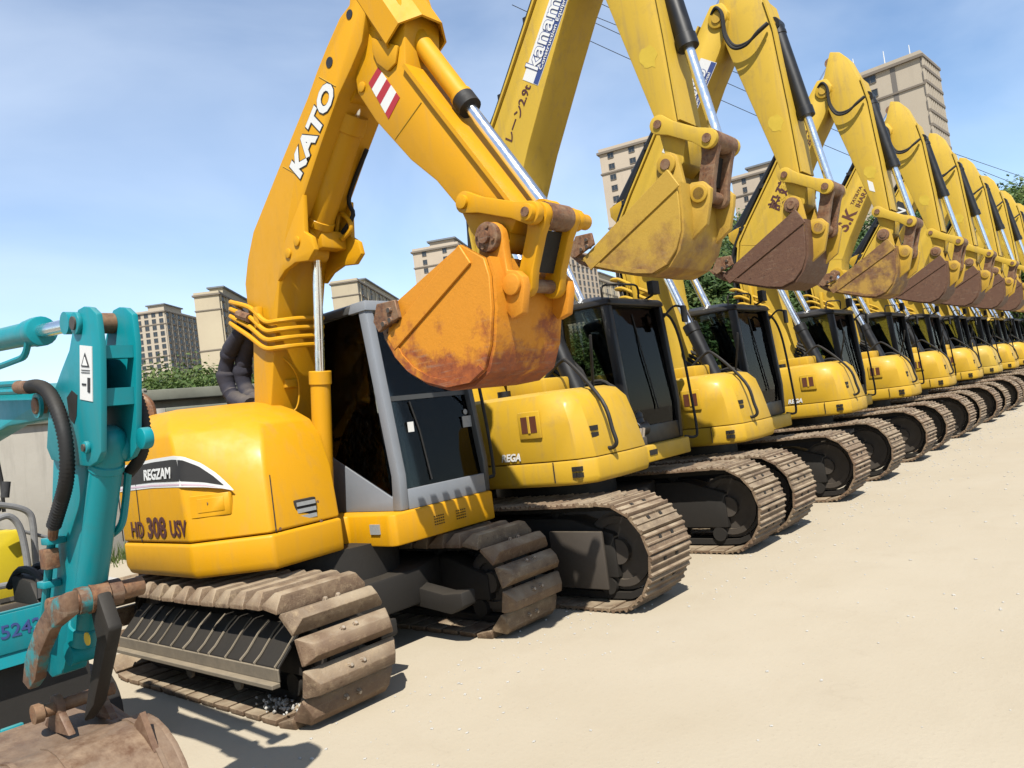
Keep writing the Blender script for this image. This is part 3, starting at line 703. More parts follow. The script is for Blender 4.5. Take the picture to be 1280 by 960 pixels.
    P('rear_pillar', MB().prismx([(5.22, 1.0), (5.27, 1.0), (5.24, 2.48), (5.19, 2.48)], XL - .002, XL + .036), 'greydark', cab)
    P('rear_pillar', MB().prismx([(5.40, 1.0), (5.50, 1.0), (5.47, 2.48), (5.36, 2.48)], XR - .04, XR), 'greydark', cab)
    P('door', MB().box(XR - .03, XR - .002, 4.38, 5.40, 1.0, 1.42), 'greydark', cab)
    P('front_sill', MB().box(XL + .066, XR - .056, YF - .004, YF + .035, 1.0, 1.145), 'grey', cab, bevel=0.006)
    P('rear_wall', MB().box(XL + .036, XR - .041, 5.46, 5.49, 1.0, 1.75), 'greydark', cab)
    rf = P('roof', MB().loft([[(XL - .02, 4.40, 2.485), (XR + .01, 4.40, 2.485), (XR + .01, 5.52, 2.47), (XL - .02, 5.52, 2.47)], [(XL, 4.42, 2.55), (XR - .01, 4.42, 2.55), (XR - .01, 5.50, 2.545), (XL, 5.50, 2.545)], [(XL + .12, 4.62, 2.585), (XR - .12, 4.62, 2.585), (XR - .12, 5.38, 2.58), (XL + .12, 5.38, 2.58)]]), 'greydark', cab, bevel=0.02, seg=2)
    P('roof_corner_highlight', MB().loft([[(XL - .026, 4.39, 2.478), (XL + .30, 4.39, 2.478), (XL + .30, 4.60, 2.475), (XL - .026, 4.60, 2.475)], [(XL - .006, 4.41, 2.557), (XL + .28, 4.41, 2.557), (XL + .28, 4.58, 2.557), (XL - .006, 4.58, 2.557)]]), 'grey', rf, bevel=0.01)  # corner piece coloured paler than the roof to paint in a small highlight
    gt = .006
    P('pane', MB().prismx([(4.40, 1.10), (5.20, 1.515), (5.20, 2.47), (4.505, 2.48)], XL + .012, XL + .012 + gt), 'glass', cab)
    P('pane', MB().box(XR - .018, XR - .018 + gt, 4.36, 5.42, 1.42, 2.46), 'glass', cab)
    def slanted(x0, x1, za, zb, t=.006, push=.03):
        ya = YF + push + max(0, (za - 1.25)) * .133; yb = YF + push + max(0, (zb - 1.25)) * .133
        return MB().prismx([(ya, za), (ya + t, za), (yb + t, zb), (yb, zb)], x0, x1)
    lo = P('pane', slanted(XL + .066, XR - .056, 1.146, 1.80), 'glass_dark', cab); P('pane', slanted(XL + .066, XR - .056, 1.83, 2.46), 'glass', cab)
    P('cross_bar', slanted(XL + .066, XR - .056, 1.795, 1.832, .03, .02), 'greydark', cab)
    P('pane', MB().box(XL + .04, XR - .045, 5.47, 5.476, 1.75, 2.45), 'glass', cab)
    for (px, py, w, h_) in ((510, 534, .055, .075), (581, 527, .12, .09)):
        x_, z_ = onY(px, py, 4.38); P('sticker', MB().box(x_ - w / 2, x_ + w / 2, YF + .02 + (z_ - 1.25) * .133 , YF + .027 + (z_ - 1.25) * .133, z_ - h_ / 2, z_ + h_ / 2), 'white' if w < .1 else 'greyp', lo)
    x_, z_ = onY(579, 515, 4.38); P('sticker', MB().cyl((x_, YF + .022 + (z_ - 1.25) * .133, z_), (x_, YF + .027 + (z_ - 1.25) * .133, z_), .022, n=14), 'greyp', lo)
    P('wiper', MB().tube([(4.0, 4.305, 1.18), (3.98, 4.35, 1.55), (3.93, 4.37, 1.78)], .007, 6), 'rubber', cab)
    # inside the cab
    mb = MB().box(3.90, 4.36, 4.86, 5.30, 1.30, 1.44).prismx([(5.20, 1.40), (5.33, 1.40), (5.44, 2.12), (5.34, 2.14)], 3.90, 4.36).prismx([(5.33, 2.10), (5.42, 2.10), (5.45, 2.30), (5.37, 2.31)], 4.0, 4.26).box(3.95, 4.3, 4.9, 5.3, 1.05, 1.30)
    P('seat', mb, 'seat', cab, bevel=0.035, seg=3)
    mb = MB().prismx([(4.8, 1.35), (5.35, 1.35), (5.35, 1.55), (4.9, 1.62), (4.8, 1.52)], 3.73, 3.86)
    P('console', mb, 'greydark', cab, bevel=0.02); P('console', MB().prismx([(4.8, 1.35), (5.35, 1.35), (5.35, 1.55), (4.9, 1.62), (4.8, 1.52)], 4.40, 4.53), 'greydark', cab, bevel=0.02)
    for x in (3.79, 4.46): P('lever', MB().tube([(x, 4.86, 1.58), (x, 4.82, 1.70), (x, 4.80, 1.76)], [.012, .012, .022], 8).tube([(x, 4.80, 1.76), (x, 4.79, 1.86)], [.026, .02], 8), 'rubber', cab)
    for x in (4.02, 4.16): P('travel_lever', MB().tube([(x, 4.55, 1.06), (x, 4.60, 1.45), (x, 4.66, 1.72)], .011, 8).tube([(x, 4.66, 1.72), (x, 4.67, 1.80)], .019, 8), 'beige', cab)
    P('bellows', MB().tube([(3.76, 5.02, 1.30 + .02 * k) for k in range(14)], [.075 - .03 * k / 14 + (.012 if k % 2 else 0) for k in range(14)], 12), 'rubber', cab)
    P('monitor', MB().box(3.72, 3.82, 4.50, 4.56, 1.48, 1.68), 'rubber', cab, bevel=0.01)
    P('handrail', MB().tube(smooth_path([(4.63, 4.42, 2.2), (4.68, 4.38, 2.15), (4.69, 4.32, 1.6), (4.69, 4.30, 1.16), (4.67, 4.32, 1.10), (4.61, 4.36, 1.10)], 4), .014, 8), 'rubber', cab)
    mir = P('mirror', MB().box(4.63, 4.66, 4.28, 4.45, 2.15, 2.45), 'rubber', cab, bevel=0.012)
    # fabric rag on the deck by the cab
    # --- boom
    bx0, bx1 = 3.20, 3.60
    def B(px, py): return onX(px, py, bx0)
    back = [(5.42, 1.30), (5.39, 1.62), B(318, 519), B(316, 430), B(309, 385), B(306, 355), B(309, 325), B(316, 290), B(350, 205), B(384, 122), B(396, 88), B(408, 58), B(424, 22), B(436, 6), (3.62, 4.40)]
    front = [(3.46, 4.34), (3.50, 4.20), B(452, 52), B(438, 86), B(423, 118), B(401, 180), B(376, 256), B(356, 310), B(349.5, 345), B(346, 400), B(342, 450), B(338, 519), (5.16, 1.62), (5.18, 1.30)]
    boom = P('boom', MB().prismx(back + front, bx0, bx1), 'orange', bevel=0.012, seg=2)
    # edge strips of the side plates
    d = Vector((0, B(396, 88)[0] - B(350, 205)[0], B(396, 88)[1] - B(350, 205)[1])).normalized()
    c = onX(391, 164, bx0 - .004)
    text_on(boom, 'KATO', 0.205, 'blackp', (bx0 - .0025, c[0], c[1]), (0, d.y, d.z), (-1, 0, 0), O, bold=0.017, shear=0.0, xscale=1.16, spacing=1.04)
    text_on(boom, 'KATO', 0.205, 'white', (bx0 - .0060, c[0], c[1]), (0, d.y, d.z), (-1, 0, 0), O, bold=0.010, shear=0.0, xscale=1.16, spacing=1.04)
    def seam(p, q, w=.006):
        p = Vector((bx0 - .0015, *p)); q = Vector((bx0 - .0015, *q)); return MB().tube([p, q], w / 2, 5)
    P('weld_seam', seam(B(354, 208), B(373, 219)), 'yellow_worn', boom); P('weld_seam', seam(B(399, 96), B(420, 108)), 'yellow_worn', boom)
    P('boom_end_hole', MB().cylx(bx0 - .004, bx0 + .01, *B(412, 78), .035, 16), 'blackp', boom); P('boom_end_hole', MB().cylx(bx0 - .004, bx0 + .01, *B(437, 18), .03, 16), 'blackp', boom)
    # gusset that carries the cylinder eyes
    g = [B(381, 243), B(383, 290), B(392, 296), B(396, 312), B(388, 326), B(372, 328), B(359, 338), B(350, 352), B(352, 330), B(358, 304)]
    for x0, x1 in ((bx0 - .02, bx0 + .02), (bx1 - .02, bx1 + .02)):
        gp = P('gusset', MB().prismx(g, x0, x1), 'orange', boom, bevel=0.006)
        if x0 < 3.3:
            for p in ((375, 302), (364, 317)): P('bolt', MB().cylx(x0 - .012, x0 + .004, *B(*p), .032, 16), 'orange', gp) if False else None
    for p in ((375, 302), (364, 317)): P('pin', MB().cylx(bx0 - .034, bx0 - .018, *B(*p), .034, 18), 'orange', boom, bevel=0.004)
    P('lifting_eye', MB().prismx([B(312, 362), B(301, 362), B(293, 375), B(295, 388), B(304, 400), B(313, 405)], 3.33, 3.39), 'orange', boom, bevel=0.006)
    # fixed oil pipes wrapping round the boom near the foot
    for k, (yy, zz) in enumerate(((0, 0), (0.02, -.10), (.02, -.17), (.03, -.25))):
        A = B(293, 382 + k * 9); Bp = B(318, 385 + k * 12); C = B(337, 402 + k * 11)
        pts = [(bx0 + .12, A[0] + .10, A[1] + .0), (bx0 + .03, A[0] + .05, A[1] + .03), (bx0 - .03, A[0] - .02, A[1] + .02), (bx0 - .035, Bp[0], Bp[1]), (bx0 - .035, C[0], C[1]), (bx0 - .01, C[0] - .15, C[1] - .02), (bx0 + .12, C[0] - .18, C[1] - .01), (bx1 - .05, C[0] - .17, C[1] + .0)]
        P('oil_pipe', MB().tube(smooth_path(pts, 4), .019, 8), 'orange', boom)
    P('pipe_clamp', MB().box(bx0 - .05, bx0 - .001, B(326, 390)[0] - .03, B(326, 390)[0] + .03, B(326, 410)[1], B(326, 384)[1]), 'orange', boom, bevel=0.006)
    P('pipe_joint', MB().tube([(bx0 - .04, *B(304, 393)), (bx0 - .04, *B(318, 398))], .035, 8), 'rust', boom)
    P('front_bracket', MB().box(bx0 + .10, bx0 + .2, 5.0, 5.06, 2.0, 2.06), 'orange', boom, bevel=0.006)
    P('grease_line', MB().tube(smooth_path([(3.27, 4.98, 2.24), (3.33, 4.93, 2.14), (3.40, 4.98, 2.02), (3.38, 5.02, 1.84), (3.26, 5.08, 1.78)], 4), .007, 6), 'orange', boom)
    # sleeve-wrapped hoses hanging behind the boom
    for k in range(2):
        p = [B(306 + k * 8, 392), B(296 + k * 3, 412), B(280 + k * 8, 440), B(275 + k * 8, 470), B(284 + k * 8, 497), B(306 + k * 6, 508)]
        pts = smooth_path([(bx0 + .05 + k * .09, *q) for q in p], 9)
        P('hose_sleeve', MB().tube(pts, [.066 + random.uniform(-.007, .007) + .006 * math.sin(i * .5 + k) for i in range(len(pts))], 14), 'sleeve', boom)
    # --- boom cylinder, arm cylinder
    X0 = 3.40
    hyd(root, 'boom_cylinder', (X0, 4.86, 0.98), (X0, onX(392, 318, X0)[0] - .03, onX(392, 318, X0)[1]), .072, .56, O, barrel='orange', rrod=.036)
    ea, eb = onX(394, 298, X0), onX(447, 146, X0)
    ac = hyd(root, 'arm_cylinder', (X0, ea[0], ea[1]), (X0, eb[0] - .05, eb[1] + .14), .095, .86, O, barrel='orange', rrod=.05)
    P('cylinder_cover', MB().tube([(3.30, ea[0] + .22, ea[1] + .28), (3.30, eb[0] + .12, eb[1] + .0)], .05, 10), 'orange', boom)
    pa, pb = onX(408, 280, 3.52), onX(430, 255, 3.5)
    P('oil_pipe', MB().tube(smooth_path([(3.52, ea[0] - .02, ea[1] - .02), (3.53, ea[0] - .08, ea[1] + .03), (3.54, ea[0] - .13, ea[1] + .16), (3.54, ea[0] - .22, ea[1] + .10), (3.54, ea[0] - .24, ea[1] + .02), (3.53, ea[0] - .14, ea[1] - .03)], 4), .017, 8), 'orange', ac)
    P('hose', MB().tube(smooth_path([(3.55, ea[0] - .12, ea[1] + .02), (3.56, ea[0] - .26, ea[1] + .12), (3.56, ea[0] - .24, ea[1] + .26), (3.55, eb[0] + .12, ea[1] + .52)], 4), .016, 8), 'rubber', ac)
    P('port_block', MB().box(3.36, 3.58, ea[0] - .13, ea[0] - .02, ea[1] - .10, ea[1] + .03), 'orange', ac, bevel=0.015)
    # --- arm
    ax0, ax1 = 3.25, 3.55
    def A_(px, py): return onX(px, py, ax0)
    arm_pts = [A_(464, -18), A_(458, 30), A_(451, 72), A_(444, 98), A_(447, 117), A_(470, 152), A_(513, 200), A_(545, 226), A_(575, 262), A_(588, 290), A_(604, 312), A_(622, 306), A_(640, 288), A_(648, 268), A_(622, 234), A_(583, 184), A_(544, 134), A_(506, 84), A_(505, 20), A_(492, -22)]
    arm = P('arm', MB().prismx(arm_pts, ax0, ax1), 'orange', bevel=0.012, seg=2)
    # top flange standing proud on the far side (the dark line of the upper plate)
    def flange(x0, x1):
        p = [A_(506, 84), A_(544, 134), A_(583, 184), A_(622, 234), A_(648, 268), A_(651, 264), A_(625, 230), A_(586, 180), A_(547, 130), A_(509, 80)]
        return MB().prismx(p, x0, x1)
    P('top_flange', flange(ax0 - .025, ax1 + .025), 'orange', arm)
    P('weld_seam', MB().tube([(ax0 - .001, *A_(494, 174)), (ax0 - .001, *A_(527, 128))], .004, 5), 'yellow_worn', arm)
    P('pin', MB().cylx(ax0 - .012, ax0 + .004, *A_(453, 109), .033, 18), 'orange', arm, bevel=0.004)
    # striped warning decal: parallelogram with red and white bands
    dd = [A_(461, 104), A_(473, 84), A_(500, 122), A_(486, 149)]
    def bil(u, v):
        p = lerp(lerp(dd[0], dd[3], u), lerp(dd[1], dd[2], u), v); return p
    cuts = [0, .17, .40, .60, .84, 1]
    for i in range(5):
        P('decal_band', MB().prismx([bil(cuts[i], 0), bil(cuts[i + 1], 0), bil(cuts[i + 1], 1), bil(cuts[i], 1)], ax0 - .003, ax0 + .001), 'redp' if i % 2 == 0 else 'white', arm)
    # octagonal hood over the foot of the bucket cylinder
    u = Vector((0, A_(576, 198)[0] - A_(505, 90)[0], A_(576, 198)[1] - A_(505, 90)[1])).normalized(); w = Vector((0, -u.z, u.y)); w = w if w.y < 0 else -w
    base = Vector((3.40, *onX(492, 42, 3.40))) + w * 0.10
    def octa(c, r_, sx=1.15):
        out = []
        for k in range(8):
            a = math.pi / 8 + k * math.pi / 4; out.append(c + Vector((sx * r_ * math.cos(a), 0, 0)) + w * (r_ * math.sin(a)))
        return out
    mb = MB(); A0 = base - u * .42; A1 = base + u * .22
    mb.loft([octa(A1, .178), octa(A1, .192), octa(A0, .192), octa(A0, .178), octa(A1, .178)], cap=False)
    P('cylinder_hood', mb, 'orange', arm, angle=20)
    P('hood_bracket', MB().prismx([A_(467, 48), A_(500, 58), A_(497, 80), A_(487, 90), A_(474, 80), A_(468, 66)], ax0 - .02, ax0 - .002), 'orange', arm, bevel=0.006)
    # --- bucket cylinder and linkage
    c0 = Vector((3.40, *onX(500, 28, 3.40))); c1 = Vector((3.40, *onX(684, 262, 3.40)))
    hyd(root, 'bucket_cylinder', tuple(c0 + w * .03), tuple(c1), .062, .48, O, barrel='orange', rrod=.036)
    P('gland', MB().cyl(tuple(lerp(c0 + w * .03, c1, .455)), tuple(lerp(c0 + w * .03, c1, .505)), .072), 'rubber', root)
    def link(name, p, q, x0, x1, r_, mat, parent=root):
        p, q = Vector(p), Vector(q); dv = (q - p).normalized(); n_ = Vector((-dv.y, dv.x)); pts = []
        for k in range(9):
            a = math.pi / 2 + math.pi * k / 8; pts.append(tuple(p + (dv * math.cos(a) + n_ * math.sin(a)) * r_))
        pts += [tuple(lerp(p, q, .25) - n_ * r_ * .72), tuple(lerp(p, q, .75) - n_ * r_ * .72)]
        for k in range(9):
            a = -math.pi / 2 + math.pi * k / 8; pts.append(tuple(q + (dv * math.cos(a) + n_ * math.sin(a)) * r_))
        pts += [tuple(lerp(p, q, .75) + n_ * r_ * .72), tuple(lerp(p, q, .25) + n_ * r_ * .72)]
        return P(name, MB().prismx(pts, x0, x1), mat, parent, bevel=0.006)
    lp, le = onX(581, 253, 3.2), onX(664, 266, 3.2)
    le_c = (c1.y, c1.z)
    for x0, x1 in ((3.185, 3.235), (3.565, 3.615)): link('side_link', lp, le, x0, x1, .062, 'orange')
    P('pin', MB().cylx(3.165, 3.64, *lp, .040, 18), 'orange', bevel=0.004); P('pin', MB().cylx(3.150, 3.70, *le, .045, 18), 'orange', bevel=0.004)
    P('pin_cap', MB().cylx(3.142, 3.151, *le, .026, 14), 'rust', root)
    P('rod_boss', MB().cylx(3.30, 3.50, *le, .072, 20), 'rust', root)
    bl = onX(646, 356, 3.2)
    for x0, x1, mm in ((3.25, 3.31, 'orange'), (3.50, 3.56, 'orange')): link('bucket_link', le, bl, x0, x1, .066, mm)
    P('link_web', MB().prismx([lerp(le, bl, .2), lerp(le, bl, .8), tuple(Vector(lerp(le, bl, .8)) + Vector((.03, .01))), tuple(Vector(lerp(le, bl, .2)) + Vector((.03, .01)))], 3.311, 3.499), 'dark', root)
    P('pin', MB().cylx(3.17, 3.64, *bl, .038, 18), 'rust', bevel=0.004)
    # --- bucket
    xa = 3.08
    def K(px, py): return onX(px, py, xa)
    lip = K(486, 424)
    belly = [K(497, 446), K(513, 464), K(535, 477), K(562, 484), K(590, 478), K(607, 462), K(614, 430), K(616, 385), K(613, 345), K(606, 322)]
    bk = bucket(root, xa, 3.68, K(577, 306), belly, lip, 'bucket_orange', O, 'okb', teeth=5, tooth_mat='rust')
    # mouth corner plate: the lip front runs up to the mouth corner
    P('corner_plate', MB().prismx([K(486, 424), K(491, 383), K(577, 306), K(606, 322), K(560, 365)], xa - .010, xa + .013), 'bucket_orange', bk)
    P('corner_plate', MB().prismx([K(486, 424), K(491, 383), K(577, 306), K(606, 322), K(560, 365)], 3.667, 3.690), 'bucket_orange', bk)
    bp = onX(613, 297, 3.17)
    for x0, x1 in ((3.17, 3.225), (3.575, 3.63)):
        ear = [tuple(Vector(bp) + Vector((.085 * math.cos(a), .085 * math.sin(a)))) for a in [math.pi * k / 8 for k in range(0, 9)]]
        ear = ear + [tuple(Vector(bp) + Vector((-.085, -.08))), tuple(Vector(bl) + Vector((.03, .085))), tuple(Vector(bl) + Vector((-.03, .07))), tuple(Vector(bl) + Vector((-.07, .03))), tuple(Vector(bl) + Vector((-.075, -.02))), tuple(Vector(bl) + Vector((-.035, -.16))), tuple(Vector(bl) + Vector((.04, -.18))), tuple(Vector(bp) + Vector((.12, -.16)))]
        P('ear', MB().prismx(ear, x0, x1), 'bucket_orange', bk, bevel=0.006)
    P('hinge_hub', MB().cylx(3.13, 3.17, *bp, .082, 24), 'rust', bk, bevel=0.006); P('hinge_pin', MB().cylx(3.105, 3.70, *bp, .036, 18), 'rust', bk)
    for k in range(4):
        a = k * math.pi / 2 + .4; P('bolt', MB().cylx(3.118, 3.131, bp[0] + .058 * math.cos(a), bp[1] + .058 * math.sin(a), .011, 8), 'rust', bk)
    P('ear_boss', MB().cylx(3.145, 3.171, *bl, .058, 20), 'bucket_orange', bk, bevel=0.005)
    P('arm_boss', MB().cylx(ax0 - .005, ax1 + .005, *bp, .075, 24), 'orange', arm)
    return root
orange_excavator()

# ================================================================== the row of yellow excavators
ROW_Y = 4.8
C4 = 12.6                                      # the machine whose boom and arm are measured
def yellow_excavator(cx, label, bucket_mat='bucket_brown', detail=True, paint_mat='yellow', dy=0.0, roof='black', rotz=0.0, glass='glass_dark'):
    O = (0.0, ROW_Y, 0.0); D = 'full' if detail else 'far'
    root = thing('excavator', label, 'excavator', (cx, ROW_Y + dy, 0), None, rotz); root['group'] = 'yellow excavators parked in a row'
    def P(name, fn, mats, parent=None, **kw):
        mats_ = mats if isinstance(mats, list) else [mats]
        return place(name, cached(('gen', name, P.k, tuple(mats_)), lambda: (P.bump(), fn().mesh(name, mats, off=O, **kw))[1]), parent or root)
    P.k = 0; P.bump = lambda: None
    def Q(name, fn, mats, parent=None, **kw):
        P.k += 1; return P(name, fn, mats, parent, **kw)
    pm = paint_mat; pb = 'yellow_pale'
    # --- tracks (local x: centre of the machine is 0)
    for x, side in ((-1.0, -1), (.97, 1)):
        build_track(root, x, 3.0, 6.62, 0.84, 0.60, 50, (0, ROW_Y, 0), side < 0, 'grouser', detail, side)
    Q('centre_frame', lambda: MB().prismz([(-.90, 4.2), (-.4, 4.0), (.4, 4.0), (.90, 4.2), (.90, 5.4), (.4, 5.6), (-.4, 5.6), (-.90, 5.4)], .42, .72), 'dark', bevel=0.02)
    Q('slewing_ring', lambda: MB().cyl((0, 4.8, .70), (0, 4.8, .97), .60, n=36), 'dark')
    # --- skirt
    sk = [(-1.06, 6.05), (-1.20, 5.6), (-1.20, 4.25), (-1.19, 3.90), (-1.13, 3.66), (-1.02, 3.55), (-.60, 3.53), (-.22, 3.56), (-.18, 5.3), (1.18, 5.5), (1.18, 5.7), (.9, 6.1), (.3, 6.25), (-.6, 6.25)]
    def skirt():
        lo = [(x * .985, 4.8 + (y - 4.8) * .985) for x, y in sk]
        return MB().loft([[(x, y, .955) for x, y in lo], [(x, y, 1.0) for x, y in sk], [(x, y, 1.156) for x, y in sk]])
    s = Q('skirt', skirt, pm, bevel=0.02, seg=2)
    Q('panel_gap', lambda: MB().box(-1.202, -1.194, 3.86, 3.866, .99, 1.154), 'blackp', s)
    for (y0, z0) in ((3.70, 1.035), (3.655, 1.035), (3.70, 1.085), (3.655, 1.085)):
        Q('vent', lambda y0=y0, z0=z0: MB().box(-1.152, -1.10, y0 - .018, y0 + .018, z0 - .018, z0 + .018), 'dark', s)
    deck = Q('cab_deck', lambda: MB().prismz([(-.175, 5.25), (-.175, 4.30), (.0, 4.02), (.06, 3.86), (1.12, 3.86), (1.18, 3.92), (1.18, 5.45)], .955, 1.115), pm, bevel=0.016)
    Q('vent', lambda: MB().box(.30, .44, 3.852, 3.862, 1.02, 1.07), 'dark', deck)
    # --- right-hand hood
    def hood():
        S = [(1.162, [(-1.06, 6.05), (-1.195, 5.6), (-1.195, 4.25), (-1.185, 3.90), (-1.125, 3.665), (-1.015, 3.56), (-.60, 3.54), (-.23, 3.57), (-.19, 5.3), (1.17, 5.51), (1.17, 5.7), (.9, 6.09), (.3, 6.24), (-.6, 6.24)]),
             (1.45, [(-1.06, 6.05), (-1.20, 5.6), (-1.20, 4.26), (-1.188, 3.93), (-1.125, 3.70), (-1.01, 3.61), (-.60, 3.60), (-.25, 3.63), (-.19, 5.3), (1.17, 5.51), (1.17, 5.7), (.9, 6.09), (.3, 6.24), (-.6, 6.24)]),
             (1.62, [(-1.06, 6.04), (-1.19, 5.6), (-1.185, 4.28), (-1.172, 3.96), (-1.11, 3.75), (-.995, 3.665), (-.60, 3.65), (-.26, 3.68), (-.2, 5.3), (1.16, 5.52), (1.16, 5.69), (.9, 6.08), (.3, 6.23), (-.6, 6.23)]),
             (1.705, [(-1.05, 6.02), (-1.165, 5.58), (-1.15, 4.33), (-1.135, 4.02), (-1.07, 3.83), (-.965, 3.75), (-.60, 3.735), (-.28, 3.76), (-.2, 5.3), (1.14, 5.54), (1.14, 5.68), (.88, 6.06), (.3, 6.2), (-.6, 6.2)]),
             (1.735, [(-1.02, 5.98), (-1.12, 5.56), (-1.10, 4.40), (-1.09, 4.10), (-1.03, 3.93), (-.93, 3.86), (-.60, 3.85), (-.30, 3.87), (-.21, 5.3), (1.1, 5.56), (1.1, 5.66), (.86, 6.02), (.3, 6.15), (-.6, 6.15)])]
        return MB().loft([[(x, y, z) for x, y in pl] for z, pl in S])
    hd = Q('hood', hood, pm, bevel=0.010, seg=2, angle=32, bang=40)
    Q('rear_cover', lambda: MB().loft([[(-1.0, 5.1, 1.72), (-.22, 5.1, 1.72), (1.05, 5.6, 1.72), (.85, 6.0, 1.72), (-.6, 6.12, 1.72), (-1.0, 5.95, 1.72)], [(-.95, 5.2, 1.92), (-.25, 5.2, 1.92), (.98, 5.65, 1.92), (.8, 5.92, 1.92), (-.6, 6.02, 1.92), (-.92, 5.85, 1.92)]]), pm, hd, bevel=0.04, seg=3)
    Q('tank_box', lambda: MB().box(-.80, -.36, 4.15, 4.6, 1.70, 1.86), pm, hd, bevel=0.025, seg=2)
    Q('filler_cap', lambda: MB().cyl((-.95, 4.5, 1.72), (-.95, 4.5, 1.79), .06), 'black', hd)
    # recessed handle panel
    Q('handle_panel', lambda: MB().box(-1.212, -1.19, 3.935, 4.165, 1.36, 1.585), pm, hd, bevel=0.010)
    Q('handle_recess', lambda: MB().box(-1.2155, -1.2105, 3.97, 4.13, 1.41, 1.545), 'brownp', hd)
    Q('handle', lambda: MB().box(-1.222, -1.2135, 4.035, 4.062, 1.405, 1.55), pm, hd, bevel=0.004, seg=1)
    # front corner grille and step of the hood
    for k in range(3):
        Q('vent', lambda k=k: MB().box(-1.00, -.90, 3.585, 3.612, 1.26 + k * .055, 1.30 + k * .055), 'dark', hd)
    def rail(pts, r=.017): return lambda: MB().tube(smooth_path(pts, 5), r, 8)
    Q('handrail', rail([(-.62, 4.35, 1.80), (-.62, 4.1, 1.98), (-.66, 3.95, 1.95), (-.80, 3.58, 1.60), (-.82, 3.50, 1.35), (-.82, 3.48, 1.25), (-.82, 3.52, 1.21), (-.82, 3.58, 1.21)]), 'rubber', hd)
    # --- cab
    XL, XR, YF, YR = .10, 1.14, 3.92, 5.36
    cab = Q('cab', lambda: MB().prismz([(XL, YF + .06), (XR, YF + .06), (XR, YR), (XL, YR)], 1.116, 1.16), 'black')
    rm = roof
    Q('roof', lambda: MB().loft([[(XL - .01, 3.94, 2.49), (XR + .01, 3.94, 2.49), (XR + .01, YR, 2.52), (XL - .01, YR, 2.52)], [(XL + .01, 3.96, 2.56), (XR - .01, 3.96, 2.56), (XR - .01, YR - .02, 2.60), (XL + .01, YR - .02, 2.60)], [(XL + .14, 4.18, 2.615), (XR - .14, 4.18, 2.615), (XR - .14, YR - .2, 2.645), (XL + .14, YR - .2, 2.645)]]), rm, cab, bevel=0.035, seg=3)
    def fpost(x0, x1): return lambda: MB().prismx([(YF + .01, 1.12), (YF + .10, 1.12), (YF + .09, 1.5), (4.07, 2.5), (3.97, 2.5), (YF - .01, 1.5)], x0, x1)
    Q('front_pillar', fpost(XL, XL + .07), 'black', cab, bevel=0.016); Q('front_pillar', fpost(XR - .07, XR), 'black', cab, bevel=0.016)
    Q('rear_pillar', lambda: MB().box(XL, XL + .06, YR - .16, YR, 1.12, 2.52), 'black', cab, bevel=0.016); Q('rear_pillar', lambda: MB().box(XR - .06, XR, YR - .16, YR, 1.12, 2.52), 'black', cab, bevel=0.016)
    Q('middle_pillar', lambda: MB().prismx([(4.56, 1.13), (4.70, 1.13), (4.66, 2.5), (4.54, 2.5)], XL + .004, XL + .05), 'black', cab, bevel=0.01)
    Q('middle_pillar', lambda: MB().box(XR - .05, XR - .004, 4.6, 4.72, 1.13, 2.5), 'black', cab)
    Q('side_panel', lambda: MB().prismx([(YF + .09, 1.125), (YR - .15, 1.125), (YR - .15, 1.72), (4.72, 1.72), (4.5, 1.50), (YF + .09, 1.28)], XL + .008, XL + .04), 'black', cab, bevel=0.006)
    Q('door', lambda: MB().box(XR - .04, XR - .008, YF + .09, YR - .15, 1.125, 1.62), 'black', cab, bevel=0.006)
    Q('front_panel', lambda: MB().box(XL + .071, XR - .071, YF + .015, YF + .045, 1.125, 1.30), 'black', cab, bevel=0.006)
    Q('rear_wall', lambda: MB().box(XL + .061, XR - .061, YR - .05, YR - .02, 1.12, 1.70), 'black', cab)
    Q('pane', lambda: MB().prismx([(YF + .10, 1.28), (4.56, 1.53), (4.56, 2.5), (4.05, 2.5)], XL + .02, XL + .026), glass, cab)
    Q('pane', lambda: MB().box(XL + .02, XL + .026, 4.67, YR - .15, 1.72, 2.5), 'glass', cab)
    Q('pane', lambda: MB().box(XR - .026, XR - .02, YF + .11, 4.6, 1.62, 2.5), 'glass', cab); Q('pane', lambda: MB().box(XR - .026, XR - .02, 4.72, YR - .15, 1.62, 2.5), 'glass', cab)
    Q('pane', lambda: MB().prismx([(YF + .035, 1.30), (YF + .041, 1.30), (YF + .035, 1.5), (4.045, 2.49), (4.039, 2.49), (YF + .029, 1.5)], XL + .071, XR - .071), glass, cab)
    Q('pane', lambda: MB().box(XL + .061, XR - .061, YR - .04, YR - .034, 1.70, 2.5), 'glass', cab)
    Q('wiper', lambda: MB().tube([(.7, 3.93, 1.45), (.62, 3.98, 2.0), (.60, 4.03, 2.42)], .009, 6), 'rubber', cab)
    Q('seat', lambda: MB().box(.36, .86, 4.5, 4.98, 1.42, 1.56).prismx([(4.88, 1.5), (5.02, 1.5), (5.14, 2.22), (5.02, 2.24)], .36, .86).box(.42, .8, 4.55, 4.95, 1.16, 1.42), 'seat', cab, bevel=0.03, seg=2)
    Q('head_rest', lambda: MB().box(.48, .74, 5.04, 5.13, 2.24, 2.42), 'seat', cab, bevel=0.03, seg=2)
    for x in (.24, .98): Q('console', lambda x=x: MB().prismx([(4.42, 1.45), (5.05, 1.45), (5.05, 1.68), (4.5, 1.74), (4.42, 1.64)], x - .07, x + .07), 'seat', cab, bevel=0.02)
    for x in (.24, .98): Q('lever', lambda x=x: MB().tube([(x, 4.5, 1.7), (x, 4.46, 1.86)], .013, 8).tube([(x, 4.46, 1.86), (x, 4.45, 1.98)], .024, 8), 'rubber', cab)
